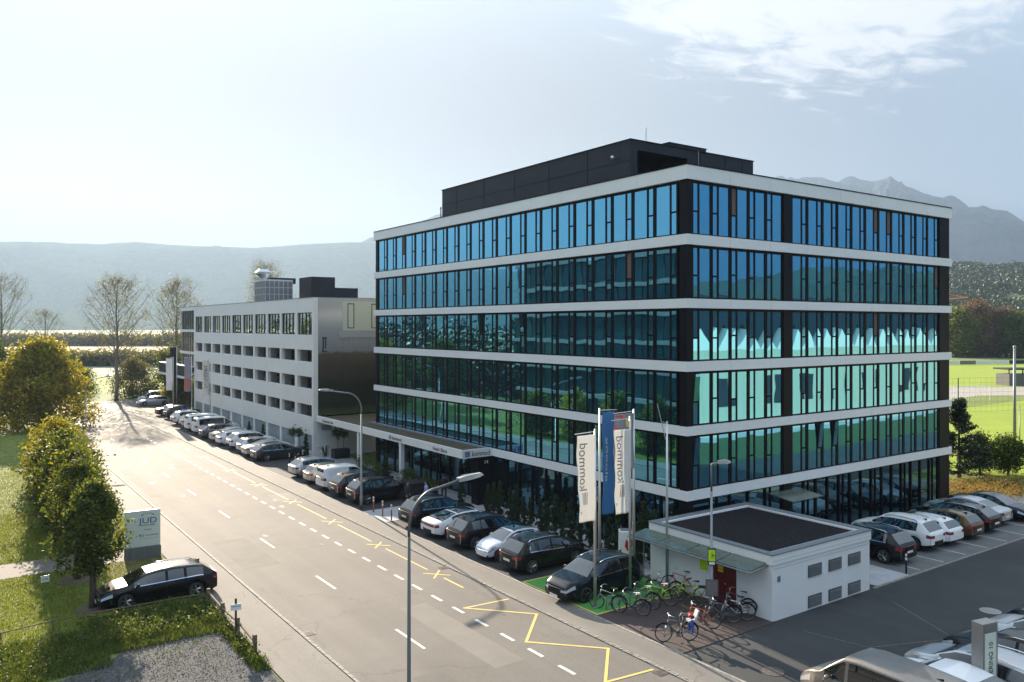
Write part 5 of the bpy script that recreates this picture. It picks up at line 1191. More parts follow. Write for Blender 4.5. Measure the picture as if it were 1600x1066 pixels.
t = thing('hill_house', 'white house high on the wooded hill', 'house', (1030,560,63), R(20)); mb = MB(); mb.box(-9,9,-6,6,-6,6); mb.build('wall', M_white, t); mb = MB(); mb.add([(-10,-7,6),(10,-7,6),(10,7,6),(-10,7,6),(-10,0,10),(10,0,10)], [(0,1,5,4),(2,3,4,5),(0,4,3),(1,2,5)]); mb.build('roof', M_anth, t)
# ================================================================ people at the entrance
def person(x, y, deg, lb, top, legs, hair, walk=.12):
    SK = {'pelvis':(0,0,.95),'chest':(.01,0,1.32),'neck':(.01,0,1.50),'head':(.03,0,1.62),'crown':(.03,0,1.74)}
    vs = []; es = []; rr = []
    def v(p, r): vs.append(p); rr.append(r); return len(vs)-1
    pe = v((0,0,.97),(.10,.09)); wa = v((.005,0,1.12),(.09,.08)); ch = v((.01,0,1.34),(.11,.085)); nb = v((.01,0,1.49),(.048,.05)); jw = v((.03,0,1.55),(.062,.068)); hd = v((.02,0,1.63),(.082,.098)); cr_ = v((.01,0,1.71),(.062,.075))
    es += [(pe,wa),(wa,ch),(ch,nb),(nb,jw),(jw,hd),(hd,cr_)]
    nose = v((.122,0,1.62),(.012,.015)); es.append((hd,nose))
    for s in (1,-1):
        hp = v((0,s*.095,.90),(.09,.085)); kn = v((walk*s*.6+.03,s*.105,.49),(.058,.058)); an = v((walk*s-.01,s*.11,.09),(.04,.042)); to = v((walk*s+.15,s*.13,.04),(.04,.03)); es += [(pe,hp),(hp,kn),(kn,an),(an,to)]
        sh = v((.0,s*.19,1.40),(.062,.06)); el = v((-.03-walk*s*.5,s*.25,1.13),(.042,.042)); wr = v((.08-walk*s,s*.245,.90),(.028,.024)); es += [(ch,sh),(sh,el),(el,wr)]
        pm = v((.10-walk*s,s*.245,.84),(.03,.018)); es.append((wr,pm))
        for f in range(4): a = v((.075-walk*s+.018*f,s*.245,.765-.006*(1-abs(f-1.5))),(.009,.008)); es.append((pm,a)); b = v((.085-walk*s+.018*f,s*.235,.735),(.008,.007)); es.append((a,b))
        th = v((.14-walk*s,s*.235,.80),(.010,.009)); es.append((pm,th))
    def skin(name, keep, grow, m, parent, lv=1):
        me = bpy.data.meshes.new(name); idx = sorted(keep); mp_ = {o: i for i, o in enumerate(idx)}
        me.from_pydata([vs[i] for i in idx], [(mp_[a], mp_[b]) for a, b in es if a in keep and b in keep], [])
        o = bpy.data.objects.new(name, me); COL.objects.link(o); sk = o.modifiers.new('k', 'SKIN'); sk.use_smooth_shade = True
        for i, q in enumerate(idx): me.skin_vertices[0].data[i].radius = (rr[q][0]+grow, rr[q][1]+grow); me.skin_vertices[0].data[i].use_root = (i == 0)
        sb = o.modifiers.new('s', 'SUBSURF'); sb.levels = lv; sb.render_levels = lv
        dg = bpy.context.evaluated_depsgraph_get(); dg.update(); m2 = bpy.data.meshes.new_from_object(o.evaluated_get(dg)); m2.materials.clear(); m2.materials.append(m)
        bpy.data.objects.remove(o); r_ = link(name, m2, parent)
        for p in m2.polygons: p.use_smooth = True
        return r_
    allv = set(range(len(vs))); body = skin('person', allv, 0, mat('skin', (.45,.27,.19), .6), None); body.location = (x,y,.05); body.rotation_euler = (0,0,R(deg)); tag(body, lb, 'person')
    def loft(mb, rings, n=16):
        o = [(cx+rx*math.cos(2*math.pi*k/n), cy+ry*math.sin(2*math.pi*k/n), z) for z, rx, ry, cx, cy in rings for k in range(n)]
        mb.add(o, [(i*n+k, i*n+(k+1)%n, (i+1)*n+(k+1)%n, (i+1)*n+k) for i in range(len(rings)-1) for k in range(n)]+[tuple(range(n-1,-1,-1)), tuple(range((len(rings)-1)*n, len(rings)*n))])
    mb = MB(); loft(mb, [(.84,.125,.178,0,0),(.92,.13,.18,0,0),(1.05,.118,.162,.003,0),(1.18,.125,.172,.006,0),(1.31,.135,.198,.008,0),(1.39,.125,.208,.006,0),(1.44,.10,.17,.006,0),(1.48,.075,.10,.008,0),(1.51,.062,.066,.01,0)])
    for s in (1,-1): mb.tube([(.0,s*.165,1.43),(.0,s*.195,1.39),(-.03-walk*s*.5,s*.25,1.13),(.07-walk*s,s*.246,.925)], [.05,.066,.054,.042], 10)
    mb.build('jacket', top, body, True)
    mb = MB(); loft(mb, [(.80,.10,.15,0,0),(.86,.115,.17,0,0),(.95,.115,.165,0,0),(1.02,.11,.155,0,0)])
    for s in (1,-1): mb.tube([(0,s*.085,.93),(walk*s*.25+.01,s*.095,.75),(walk*s*.6+.03,s*.105,.49),(walk*s,s*.11,.10),(walk*s,s*.11,.07)], [.095,.088,.066,.056,.058], 12)
    mb.build('trousers', legs, body, True)
    mb = MB(); mb.ball((.0,0,1.675), .098, (1.0,.9,1.0)); 
    mb.v = [(p[0]-.012, p[1], max(p[2], 1.60+.9*max(0, p[0]))) for p in mb.v]; mb.build('hair', hair, body, True)
    for s in (1,-1): mb = MB(); mb.bevbox(walk*s-.07, walk*s+.2, s*.12-.045, s*.12+.045, -.0, .08, .02); mb.build('shoe', M_cable, body)
m_dk = mat('dark_jacket', (.03,.035,.05), .9); m_hr = mat('dark_hair', (.02,.013,.01), .7)
person(25.6, 48.6, -60, 'person in dark jacket and trousers standing left of the other two', m_dk, mat('dark_trousers', (.02,.022,.03), .9), m_hr, .04)
person(26.75, 48.0, 160, 'person in a light blue shirt and dark trousers facing the one in the dark jacket', mat('blue_shirt', (.25,.35,.55), .9), mat('dark_trousers', (.02,.022,.03), .9), m_hr, .08)
person(28.9, 49.3, 70, 'person in black walking by the glass facade under the canopy', mat('black_coat', (.015,.015,.017), .9), mat('dark_trousers', (.02,.022,.03), .9), m_hr, .16)
# ================================================================ plants
def leafmat(name, cols, tr=.5, rough=.55): return mat('leaf_'+name, cols[0], rough, island=cols, transl=tr, spec=.3)
L_green = leafmat('green', [(.022,.045,.010),(.04,.075,.014),(.07,.11,.02),(.10,.12,.025)])
L_olive = leafmat('olive', [(.035,.06,.014),(.055,.085,.018),(.09,.12,.026),(.18,.18,.035)])
L_auto = leafmat('autumn', [(.09,.12,.016),(.18,.18,.022),(.33,.26,.03),(.13,.15,.02)])
L_autg = leafmat('autumn_green', [(.04,.065,.014),(.07,.10,.02),(.11,.14,.026),(.24,.22,.04)])
L_poplar = leafmat('poplar', [(.09,.095,.04),(.13,.13,.06),(.16,.14,.07)], .4)
L_con = leafmat('conifer', [(.008,.020,.009),(.014,.032,.012),(.022,.045,.016)], .1)
L_thuja = leafmat('thuja', [(.012,.026,.008),(.022,.042,.013),(.035,.06,.018)], .15)
L_brown = leafmat('brown', [(.12,.075,.05),(.17,.11,.07),(.14,.10,.05)], .3)
L_weed = leafmat('weed', [(.04,.07,.015),(.08,.12,.02),(.14,.15,.04)], .4)
M_bark = mat('bark', (.07,.05,.035), .95, col2=(.14,.11,.08), nscale=9, stretch=(1,1,.25), bump=(14,.02))
M_barkp = mat('pale_bark', (.16,.14,.11), .95, col2=(.24,.21,.17), nscale=6)
def leaf_mesh(name, centers, per, spread, size, m, seed, flat=.0, grav=0):
    r = np.random.default_rng(seed); C_ = np.asarray(centers, float); n = len(C_)*per
    c = np.repeat(C_, per, axis=0)+r.normal(0, 1, (n,3))*spread; c[:,2] -= grav*abs(r.normal(0,1,n))
    a = r.normal(0,1,(n,3)); a[:,2] *= (1-flat); a /= np.linalg.norm(a,axis=1,keepdims=True); b = np.cross(a, r.normal(0,1,(n,3))); b /= np.linalg.norm(b,axis=1,keepdims=True)
    s = size*r.uniform(.6,1.4,(n,1)); a = a*s; b = b*s*.55
    V = np.stack([c-a, c-b*.9, c+a, c+b*.9], axis=1).reshape(-1,3)
    return np_mesh(name, V, None, m)
def blob_centers(n, prof, seed, lobes=9, fill=.55, squash=1):
    """clump centres: prof(t)->radius over height t in 0..1, with lobes that make the outline uneven"""
    r = random.Random(seed); out = []; ph = [(r.uniform(0,6.28), r.uniform(.5,1)) for _ in range(6)]
    while len(out) < n:
        t = r.random()**.9; a = r.uniform(0, 2*math.pi); R_ = prof(t)*(1+.22*math.sin(2*a+ph[0][0]+3*t)+.16*math.sin(5*a+ph[1][0]+9*t)+.12*math.sin(3*a-ph[2][0]-14*t))
        q = fill+(1-fill)*r.random() if r.random() < .72 else r.random()*.8
        if math.sin(a*4+ph[3][0]+t*13)*math.sin(t*21+ph[4][0]+a*2) > .62: continue      # holes
        out.append((R_*q*math.cos(a), R_*q*math.sin(a)*squash, t))
    return out
def tree(name, label, x, y, h, w, base, lm, seed, nclump=220, per=45, leaf=.10, spread=.28, tr=.16, shape='round', bark=None, group=None, cat='tree', limbs=9, trunkh=None, tilt=0, fill=.55):
    t = thing(name, label, cat, (x,y,0), rnd.uniform(0,6), group); r = random.Random(seed)
    prof = {'round': lambda q: w/2*math.sqrt(max(0.02, 1-(2*q-.9)**2*.82)), 'egg': lambda q: w/2*(math.sin(math.pi*min(1, q*.9+.12))**.6), 'cone': lambda q: w/2*(1.02-q)**.85,
            'column': lambda q: w/2*(.55+.6*math.sin(math.pi*min(1,q*.9+.08)))*(1 if q < .85 else (1-q)/.15+.1), 'dome': lambda q: w/2*math.sqrt(max(.01, 1-q*q*.95))}[shape]
    cc = [(cx+tilt*cz, cy, base+cz*(h-base)) for cx, cy, cz in blob_centers(nclump, prof, seed, fill=fill)]
    mb = MB(); th = trunkh or base+(h-base)*.75
    mb.tube([(0,0,0),(tilt*.1+r.uniform(-.03,.03),r.uniform(-.03,.03),th*.3),(r.uniform(-.08,.08),r.uniform(-.08,.08),th*.65),(tilt*.7,0,th)], [tr*1.25,tr,tr*.7,tr*.2], 9); mb.build('trunk', bark or M_bark, t, True)
    mb = MB()
    for k in range(limbs):
        c = cc[int(len(cc)*k/limbs)]; z0 = max(base*.75, min(th*.9, c[2]-.35*math.hypot(c[0],c[1]))); mid = (c[0]*.45,c[1]*.45,z0+(c[2]-z0)*.55)
        mb.tube([(0,0,z0),mid,(c[0]*.9,c[1]*.9,c[2])], [tr*.45,tr*.28,tr*.08], 5)
        for q in range(3):
            e = cc[r.randrange(len(cc))]; 
            if math.dist(e, c) < w*.5: mb.tube([mid, ((mid[0]+e[0])/2,(mid[1]+e[1])/2,(mid[2]+e[2])/2+.1), e], [tr*.2,tr*.12,tr*.04], 4)
    mb.build('branches', bark or M_bark, t, True)
    link('crown', leaf_mesh('crown', cc, per, spread, leaf, lm, seed), t)
    return t
TL = 'trees in the row between lawn and left pavement'
tree('street_tree', 'round-crowned tree nearest the black estate car, trunk clearly visible', 5.3, 39.2, 5.35, 2.35, 1.7, L_olive, 1, 230, 36, .085, .17, .13, group=TL)
tree('street_tree', 'second tree of the left row, trunk in a mulch ring by the footpath', 5.3, 44.1, 5.6, 2.5, 1.5, L_olive, 2, 220, 36, .09, .19, .14, group=TL)
tree('street_tree', 'third tree of the left row, with dense low foliage beside the sign board', 5.9, 49.8, 5.4, 2.9, .9, L_autg, 3, 220, 36, .10, .26, .13, group=TL)
tree('street_tree', 'fourth tree of the left row, olive and bushy to the ground', 6.0, 55.4, 5.2, 3.2, .6, L_olive, 4, 230, 40, .11, .28, .13, group=TL)
tree('street_tree', 'fifth tree of the left row, yellow-tipped bush', 6.4, 61.0, 5.1, 3.5, .5, L_autg, 5, 220, 40, .12, .30, .12, group=TL)
tree('street_tree', 'sixth tree of the left row, low and pale on its top shoots', 6.8, 67.0, 5.0, 4.0, .4, L_auto, 6, 200, 40, .12, .32, .12, group=TL)
tree('street_tree', 'farthest small bush-like tree of the left row', 7.2, 73.5, 4.6, 4.2, .3, L_autg, 7, 190, 40, .13, .32, .12, group=TL)
for x, y, rr, lb in ((5.3,39.2,.75,'round bed of dark mulch under the nearest left tree'),(5.3,44.1,.95,'round bed of dark mulch under the second left tree')):
    mb = MB(); mb.lathe([(rr,0),(rr*.96,.03),(.01,.06)], n=28); tag(mb.build('mulch_bed', mat('mulch', (.09,.065,.05), .95, col2=(.15,.12,.09), nscale=14, noise='world', bump=(25,.03)), loc=(x,y,.008)), lb, 'mulch bed')
tree('autumn_shade_tree', 'big broad yellow-green autumn tree at the far end of the left row', 9.4, 112, 10.0, 11.6, .4, L_auto, 11, 520, 46, .20, .5, .3, shape='dome', limbs=14)
tree('green_undertree', 'dark green bushy tree behind and below the big yellow tree on its left', 2.5, 121, 8.2, 8.0, .3, L_green, 12, 260, 44, .22, .6, .2)
# tall thin half-bare trees
def bare_tree(label, x, y, h, w, seed, lm, m, dens=1.0, base=.22):
    t = thing('tall_tree', label, 'tree', (x,y,0)); r = random.Random(seed); mb = MB(); tips = []
    k = h/20; trunk = [(r.uniform(-.15,.15)*k, r.uniform(-.15,.15)*k, h*q) for q in (0,.15,.3,.45,.6,.75,.9,1)]
    mb.tube(trunk, [.34*k,.28*k,.24*k,.2*k,.15*k,.1*k,.06*k,.02*k], 8); mb.build('trunk', m, t, True); mb = MB()
    for i in range(46):
        q = base+(.97-base)*i/46; z0 = h*q; a = i*2.4+r.uniform(-.4,.4); env = w/2*math.sin(math.pi*min(1,(q-base)/(1-base)*.75+.25))**.7*(1.05 if q < .6 else 1.05-(q-.6)*.9)
        ln = env*r.uniform(.7,1.15); up = ln*r.uniform(.9,1.5); tx, ty, tz = ln*math.cos(a), ln*math.sin(a), min(h*1.01, z0+up)
        m1 = (tx*.4,ty*.4,z0+(tz-z0)*.35); m2 = (tx*.75,ty*.75,z0+(tz-z0)*.72); mb.tube([(0,0,z0),m1,m2,(tx,ty,tz)], [.09*k*(1.2-q),.06*k*(1.2-q),.035*k,.012*k], 4)
        for j in range(7):
            f = r.uniform(.3,1); p = Vector((0,0,z0)).lerp(Vector((tx,ty,tz)), f); e = p+Vector((r.gauss(0,1)*.9*k,r.gauss(0,1)*.9*k,r.uniform(.1,1.5)*k)); mb.tube([p, (p+e)/2+Vector((0,0,.1)), e], [.028*k,.018*k,.008*k], 3)
            e2 = e+Vector((r.gauss(0,.5)*k,r.gauss(0,.5)*k,r.uniform(-.9,.3)*k)); mb.tube([e, e2], [.01*k,.005*k], 3); tips += [tuple(e), tuple(e2)]
    mb.build('branches', m, t)
    tips = [p for p in tips if r.random() < dens]
    if tips: link('crown', leaf_mesh('crown', tips, 12, .38*k, .10*k, lm, seed, grav=.5*k), t)
    return t
bare_tree('tall half-bare poplar standing at the end of the road', 23.4, 146.5, 20.0, 11.0, 21, L_poplar, M_barkp, .8)
bare_tree('tall bare tree far left beyond the big yellow tree', 9.6, 196, 22.0, 14.0, 22, L_poplar, M_barkp, .35)
bare_tree('thin small bare tree between the far-left tall tree and the road-end poplar', 18.3, 204, 15.5, 8.0, 23, L_poplar, M_barkp, .25)
bare_tree('tall leafy poplar behind the far corner of the garage', 34.0, 152, 20.0, 10.0, 24, L_poplar, M_barkp, 1.0, base=.15)
bare_tree('tall slim poplar behind the silver louvred roof unit', 54, 165, 25.0, 7.0, 25, L_poplar, M_barkp, 1.0)
# bushes by the road end
BG = 'bushes around the road end'
for i, (x, y, h, w, lm, lb) in enumerate(((26.5,151,6.3,7,L_poplar,'grey-green bush right of the road-end poplar'),(31.5,146,7.5,7,L_olive,'olive bush behind the distant parked minibus'),(30.8,134.5,4.2,4.5,L_auto,'yellow-lit bush beside the dark walkway of the garage'),(14.5,158,5.0,8,L_poplar,'pale bush left of the road-end poplar'),(20.0,165,4.5,6,L_olive,'low olive bush behind the road-end poplar on its left'),(36.5,158,9.5,8,L_olive,'tall dark bush behind the far corner of the garage'),(33.2,129.5,3.2,3,L_auto,'small yellow shrub under the dark walkway'))):
    tree('bush', lb, x, y, h, w, .2, lm, 40+i, 190, 44, .17, .45, .1, shape='dome', group=BG, cat='bush', limbs=6)
LG = 'trees at the far left edge'
for i, (x, y, h, w, lm, lb) in enumerate(((-3,148,13,11,L_green,'dark leafy tree cut by the left edge of the picture'),(6,170,10,9,L_green,'dark green tree just inside the left edge in front of the tall bare tree'),(-8,120,9,8,L_green,'low dark tree lowest at the left edge'),(2.5,140,7,9,L_olive,'olive shrubby tree between the left edge and the big yellow tree'))):
    tree('field_tree', lb, x, y, h, w, .6, lm, 60+i, 260, 44, .22, .55, .2, group=LG)
# hedge band across the fields
def hedge_run(name, label, d, a0, a1, h, dep, lm, seed, n=360, leaf=.5, kind=None):
    r = random.Random(seed); cc = []
    for k in range(n):
        a = R(r.uniform(a0,a1)); dd = d+r.uniform(0,dep); rr = dd/math.cos(a-R(35.2)); cc.append((rr*math.sin(a), rr*math.cos(a), h*r.random()**.7))
    o = link(name, leaf_mesh(name, cc, 40, h*.3, leaf, lm, seed)); tag(o, label, 'hedge'); return o
hedge_run('maize_field_edge', 'long dark band of tall maize across the fields', 246, -3, 17, 3.0, 14, leafmat('maize', [(.06,.07,.035),(.10,.11,.05),(.13,.13,.06)]), 70, 1500, .5)['kind'] = 'stuff'
hedge_run('far_hedge', 'distant hedge line beyond the stubble field', 500, -6, 22, 5.0, 20, L_poplar, 71, 900, 1.1)['kind'] = 'stuff'
o = link('tree_belt', leaf_mesh('tree_belt', [(rnd.uniform(-34,-14), rnd.uniform(96,230), rnd.uniform(0,1)*(9+5*math.sin(k*.7))) for k in range(1500)], 26, 1.1, .45, leafmat('belt', [(.015,.03,.014),(.02,.04,.018)], .1), 72)); tag(o, 'dark belt of trees left of the lawn, seen mirrored in the left facade', 'wood', kind='stuff')
# conifers and bushes at the right
t = thing('conifer', 'dark spreading conifer close to the right end of the office block', 'tree', (67.3,32.5,0)); mb = MB(); mb.tube([(0,0,0),(0,0,6.5)], [.16,.03], 7); mb.build('trunk', M_bark, t)
cc = []; r = random.Random(5); mb = MB()
for k in range(110):
    q = r.random(); z = .4+5.7*q; a = r.uniform(0,6.28); ln = (1-q)*2.7*r.uniform(.7,1.1)+.3
    mb.tube([(0,0,z),(ln*.6*math.cos(a),ln*.6*math.sin(a),z+.05),(ln*math.cos(a),ln*math.sin(a),z+.35)], [.03,.02,.008], 4)
    for j in range(10): f = .25+.75*j/9; cc.append((ln*f*math.cos(a), ln*f*math.sin(a), z+.35*f*f))
mb.build('branches', M_bark, t); link('crown', leaf_mesh('crown', cc, 16, .09, .08, L_con, 5), t)
tree('round_tree', 'dark round tree at the pitch edge beside the conifer', 70.6, 32.4, 3.1, 2.3, .5, L_green, 81, 150, 44, .09, .24, .08, group='dark round trees along the pitch edge')
tree('round_tree', 'dark round tree in front of the tall grey mast', 72.2, 30.9, 3.0, 2.6, .4, L_green, 82, 150, 44, .09, .24, .08, group='dark round trees along the pitch edge')
tree('round_tree', 'dark round tree cut by the right edge beyond the car park', 73.6, 28.9, 3.2, 2.6, .4, L_green, 83, 150, 44, .09, .24, .08, group='dark round trees along the pitch edge')
FT = 'autumn trees beyond the far pitch'
k = 0
for px, d, h, w, lm, lb in ((1494,318,18,16,L_olive,'yellow-green tree right beside the office block in the far tree row'),(1512,330,17,14,L_green,'dark green tree left of the brown one in the far tree row'),(1527,322,21.5,18,L_brown,'tall brownish tree in the far tree row'),(1551,326,15,14,L_olive,'low yellowish tree right of the tall brown one'),(1570,318,18,15,L_brown,'rust-coloured tree with bare tips, second brown one in the far tree row'),(1590,312,16,14,L_green,'fresh green tree at the right edge of the far tree row'),(1612,318,17,15,L_green,'green tree at the very right end of the far tree row'),(1478,330,16,14,L_green,'dark tree peeking out from behind the office block'),(1540,345,14,20,L_green,'dark tree filling the gap behind the brown ones')):
    a = (px-800)/1258.7; x, y = d*(math.sin(R(35.2))+math.cos(R(35.2))*a), d*(math.cos(R(35.2))-math.sin(R(35.2))*a)
    tree('autumn_tree', lb, x, y, h, w, .8, lm, 100+k, 210, 42, .42, 1.1, .35, group=FT); k += 1
r = random.Random(79); cc = []
for k in range(700):
    a = r.uniform(56, 80); rr = r.uniform(560,690); cc.append((rr*math.sin(R(a)), rr*math.cos(R(a)), r.uniform(0,7)))
o = link('valley_trees', leaf_mesh('valley_trees', cc, 24, 2.4, 1.1, leafmat('valley', [(.03,.045,.015),(.06,.08,.025),(.11,.10,.04)], .3), 80)); tag(o, 'far loose belt of trees at the foot of the hill', 'wood', kind='stuff')
# small clipped conifers along the facade
def cyp(label, x, y, h, w, seed, grp, base=.05, z=.05):
    t = thing('column_conifer', label, 'conifer', (x,y,z), 0, grp); mb = MB(); mb.tube([(0,0,0),(0,0,h*.8)], .03, 5); mb.build('trunk', M_bark, t)
    prof = lambda q: w/2*(.55+.5*math.sin(math.pi*min(1,q+.15)))*(1 if q < .7 else max(.05,(1-q)/.3))
    cc = [(a, b, base+c*(h-base)) for a, b, c in blob_centers(80, prof, seed, fill=.6)]
    link('foliage', leaf_mesh('foliage', cc, 58, .042, .042, L_thuja, seed), t); return t
protos = [cyp('x', 0, 0, 2.0, .44, 200+i, None) for i in range(4)]
n = 0
marks = ['tall column conifer at the corner by the hut and bare flagpole','column conifer beside the bare flagpole','column conifer behind the dark SUV on the green bay','column conifer right of the charging cabinet','column conifer left of the charging cabinet','column conifer behind the bonnet of the second black SUV from the hut','column conifer behind the cabin of the black SUV by the green bay','column conifer between two shop windows behind the black SUV by the green bay','column conifer behind the roof of the small city car','column conifer behind the small pale city car','column conifer over the bonnet of the black SUV with red taillights','column conifer left of the small city car','column conifer behind the middle black SUV','column conifer behind the windscreen of the middle black SUV','column conifer above the white coupe, right one','column conifer above the white coupe, left one','column conifer behind the white coupe nose','column conifer behind the first black SUV of the row','column conifer right beside the black entrance block','column conifer at the left end, nearest the entrance']
for i in range(20):
    y = 28.95+i*.78+(0 if i < 5 else .1)+rnd.uniform(-.12,.12); x = 29.0+rnd.uniform(-.12,.12)
    if 30.1 < y < 31.1: x = 29.9
    t = protos[i] if i < 4 else dup(protos[i % 4]); t.location = (x,y,.05); t['label'] = marks[i]; t['group'] = 'column conifers along the office facade'; s = rnd.uniform(.85,1.2)*(1.25 if i < 4 else 1); t.scale = (s*.95,s*.95,s); t.rotation_euler = (0,0,rnd.uniform(0,6))
for i, (x, y, s, lb) in enumerate(((26.9,70.6,1.15,'dark column conifer by the dark estate car at the garage corner'),(26.9,82.6,1.0,'small column conifer behind the white SUV against the garage wall'),(27.3,88.6,.85,'small column conifer against the garage wall behind the white estate'),(27.4,97,.7,'small column conifer behind the minibuses against the garage wall'),(27.4,55.5,1.2,'dark column conifer between the canopy columns'),(28.7,46.6,1.0,'column conifer at the forecourt beside the standing people'),(28.2,50.6,.9,'column conifer under the canopy near the bins'))):
    t = dup(protos[i % 4]); t.location = (x,y,.05); t['label'] = lb; t['group'] = 'column conifers in front of the garage and canopy'; t.scale = (s,s,s*1.05)
# standard topiary trees in planters
def topiary(label, x, y, grp):
    t = thing('potted_tree', label, 'potted tree', (x,y,.05), 0, grp); mb = MB(); mb.bevbox(-.75,.75,-.45,.45,0,.85,.02); mb.build('planter', M_anth, t)
    mb = MB(); mb.tube([(-.3,0,.8),(-.3,0,2.1)], .025, 6); mb.tube([(.3,0,.8),(.3,0,2.1)], .025, 6); mb.build('stem', M_barkp, t)
    r = random.Random(int(x*7+y)); cc = [(sx+r.gauss(0,.2), r.gauss(0,.24), 2.25+r.gauss(0,.18)) for sx in (-.3,.3) for _ in range(50)]
    link('foliage', leaf_mesh('foliage', cc, 26, .07, .045, L_green, 9), t); return t
topiary('pair of round-headed trees in a dark planter at the garage corner', 27.2, 73.9, 'planters in front of the garage')
topiary('round-headed trees in a dark planter under the canopy by the parkhaus wall', 30.2, 70.5, 'planters in front of the garage')
def potted(label, x, y, w=1.1, dp=1.1, hh=.7, palm=False, grp='dark planters under the canopy', ph=.9):
    t = thing('potted_plant', label, 'potted plant', (x,y,.05), 0, grp); mb = MB(); mb.bevbox(-w/2,w/2,-dp/2,dp/2,0,hh,.02); mb.build('planter', M_anth, t); r = random.Random(int(x*9+y*3))
    if palm:
        mb = MB()
        for k in range(26):
            a = r.uniform(0,6.28); e = r.uniform(.5,1.3); pts = [(0,0,hh),(.35*math.cos(a),.35*math.sin(a),hh+e*.9),(.8*math.cos(a),.8*math.sin(a),hh+e*.8)]
            for p, q in zip(pts, pts[1:]): n_ = Vector((-math.sin(a),math.cos(a),0))*.05; mb.quad(tuple(Vector(p)-n_), tuple(Vector(q)-n_*.6), tuple(Vector(q)+n_*.6), tuple(Vector(p)+n_))
        mb.build('fronds', L_thuja, t)
    else: link('foliage', leaf_mesh('foliage', [(r.uniform(-w/2,w/2), r.uniform(-dp/2,dp/2), hh+r.uniform(0,ph)) for _ in range(60)], 30, .1, .05, L_green, int(x*10)), t)
    return t
potted('spiky palm-like plant in a pot left of the first canopy column', 27.0, 66.3, .6, .6, .8, True)
potted('green shrub in a long dark planter between the canopy columns', 27.9, 60.0, .9, 3.6, .7)
potted('green shrub in a dark planter beside the white canopy column', 27.9, 56.8, .9, 1.6, .7)
potted('green shrub in a dark planter close to the bins', 28.2, 53.4, .9, 1.6, .7)
potted('green shrub in a dark planter right beside the two standing people', 28.0, 49.9, .9, 1.2, .7, ph=.7)
# ---------------------------------------------------------------- grass and weeds
def blades(name, label, regions, dens, h, m, seed, wdt=.016, zf=None):
    r = np.random.default_rng(seed); out = []
    for x0, x1, y0, y1, q in regions:
        n = int((x1-x0)*(y1-y0)*dens*q); x = r.uniform(x0,x1,n); y = r.uniform(y0,y1,n); hh = h*r.uniform(.4,1.3,n); a = r.uniform(0,6.28,n); l = r.normal(0,.45,(n,2))*hh[:,None]
        dx, dy = np.cos(a)*wdt, np.sin(a)*wdt; z = np.zeros(n)+.005 if zf is None else zf(x, y)
        out.append(np.stack([np.stack([x-dx,y-dy,z],1), np.stack([x+dx,y+dy,z],1), np.stack([x+l[:,0],y+l[:,1],z+hh],1)],1).reshape(-1,3))
    V = np.concatenate(out); o = link(name, np_mesh(name, V, None, m, nv=3)); return tag(o, label, 'grass', kind='stuff')
G_blade = leafmat('grass', [(.10,.14,.018),(.16,.20,.025),(.22,.26,.04),(.17,.17,.04)], .4)
blades('lawn_grass', 'short mown grass on the lawn left of the road', [(0,5.0,33,46.2,1),(5.0,9.5,39,46,.7),(-4,5,49,62,.75),(5,9.5,49,62,.6),(-6,9.5,62,80,.35),(-8,9.5,80,110,.12)], 420, .085, G_blade, 1)
blades('bank_grass', 'long rough grass and weeds on the bank by the gravel', [(5.0,9.55,33.2,37.6,1),(1,5.0,32.0,36.5,.7),(9.05,9.58,28.5,37.5,1.2),(2,9.5,29.5,33.5,.02)], 420, .22, L_weed, 2, .02)
r = random.Random(8); cc = [(r.uniform(4.6,9.5), r.uniform(34.0,37.3), r.uniform(0,.35)) for _ in range(330)]+[(r.uniform(1.2,4.5), r.uniform(32.5,36.3), r.uniform(0,.25)) for _ in range(150)]+[(9.3+r.gauss(0,.12), r.uniform(29,37), r.uniform(0,.3)) for _ in range(110)]
o = link('weeds', leaf_mesh('weeds', cc, 26, .13, .05, L_weed, 12)); tag(o, 'tangled weeds and ground cover on the bank between lawn and gravel', 'weeds', kind='stuff')
o = link('flower_bed', leaf_mesh('flower_bed', [(r.uniform(58.5,68), r.uniform(26,31), r.uniform(0,.5)) for _ in range(420)], 26, .16, .06, leafmat('bed', [(.10,.09,.02),(.2,.13,.04),(.3,.17,.08),(.08,.09,.02)]), 13)); tag(o, 'low autumn flower bed beyond the right end of the parked cars', 'flower bed', kind='stuff')
# pebbles on the gravel lot
V = []; rg = np.random.default_rng(4); n = 9000; px_ = rg.uniform(1,9.4,n); py_ = rg.uniform(26,33.5,n); s = rg.uniform(.008,.032,n)
a = rg.uniform(0,6.28,n); V = np.stack([np.stack([px_+s*np.cos(a+k*2.094), py_+s*np.sin(a+k*2.094), .02+0*s],1) for k in range(3)],1); top = np.stack([px_,py_,.02+s*.8],1)
F3 = np.stack([np.stack([V[:,k],V[:,(k+1)%3],top],1) for k in range(3)],1).reshape(-1,3)
o = link('pebbles', np_mesh('pebbles', F3, None, mat('pebble', (.2,.2,.2), .9, island=[(.04,.04,.04),(.10,.10,.10),(.24,.23,.22)]), nv=3)); tag(o, 'loose stones scattered on the dark gravel lot', 'stones', kind='stuff')
# ---------------------------------------------------------------- mountains and woods

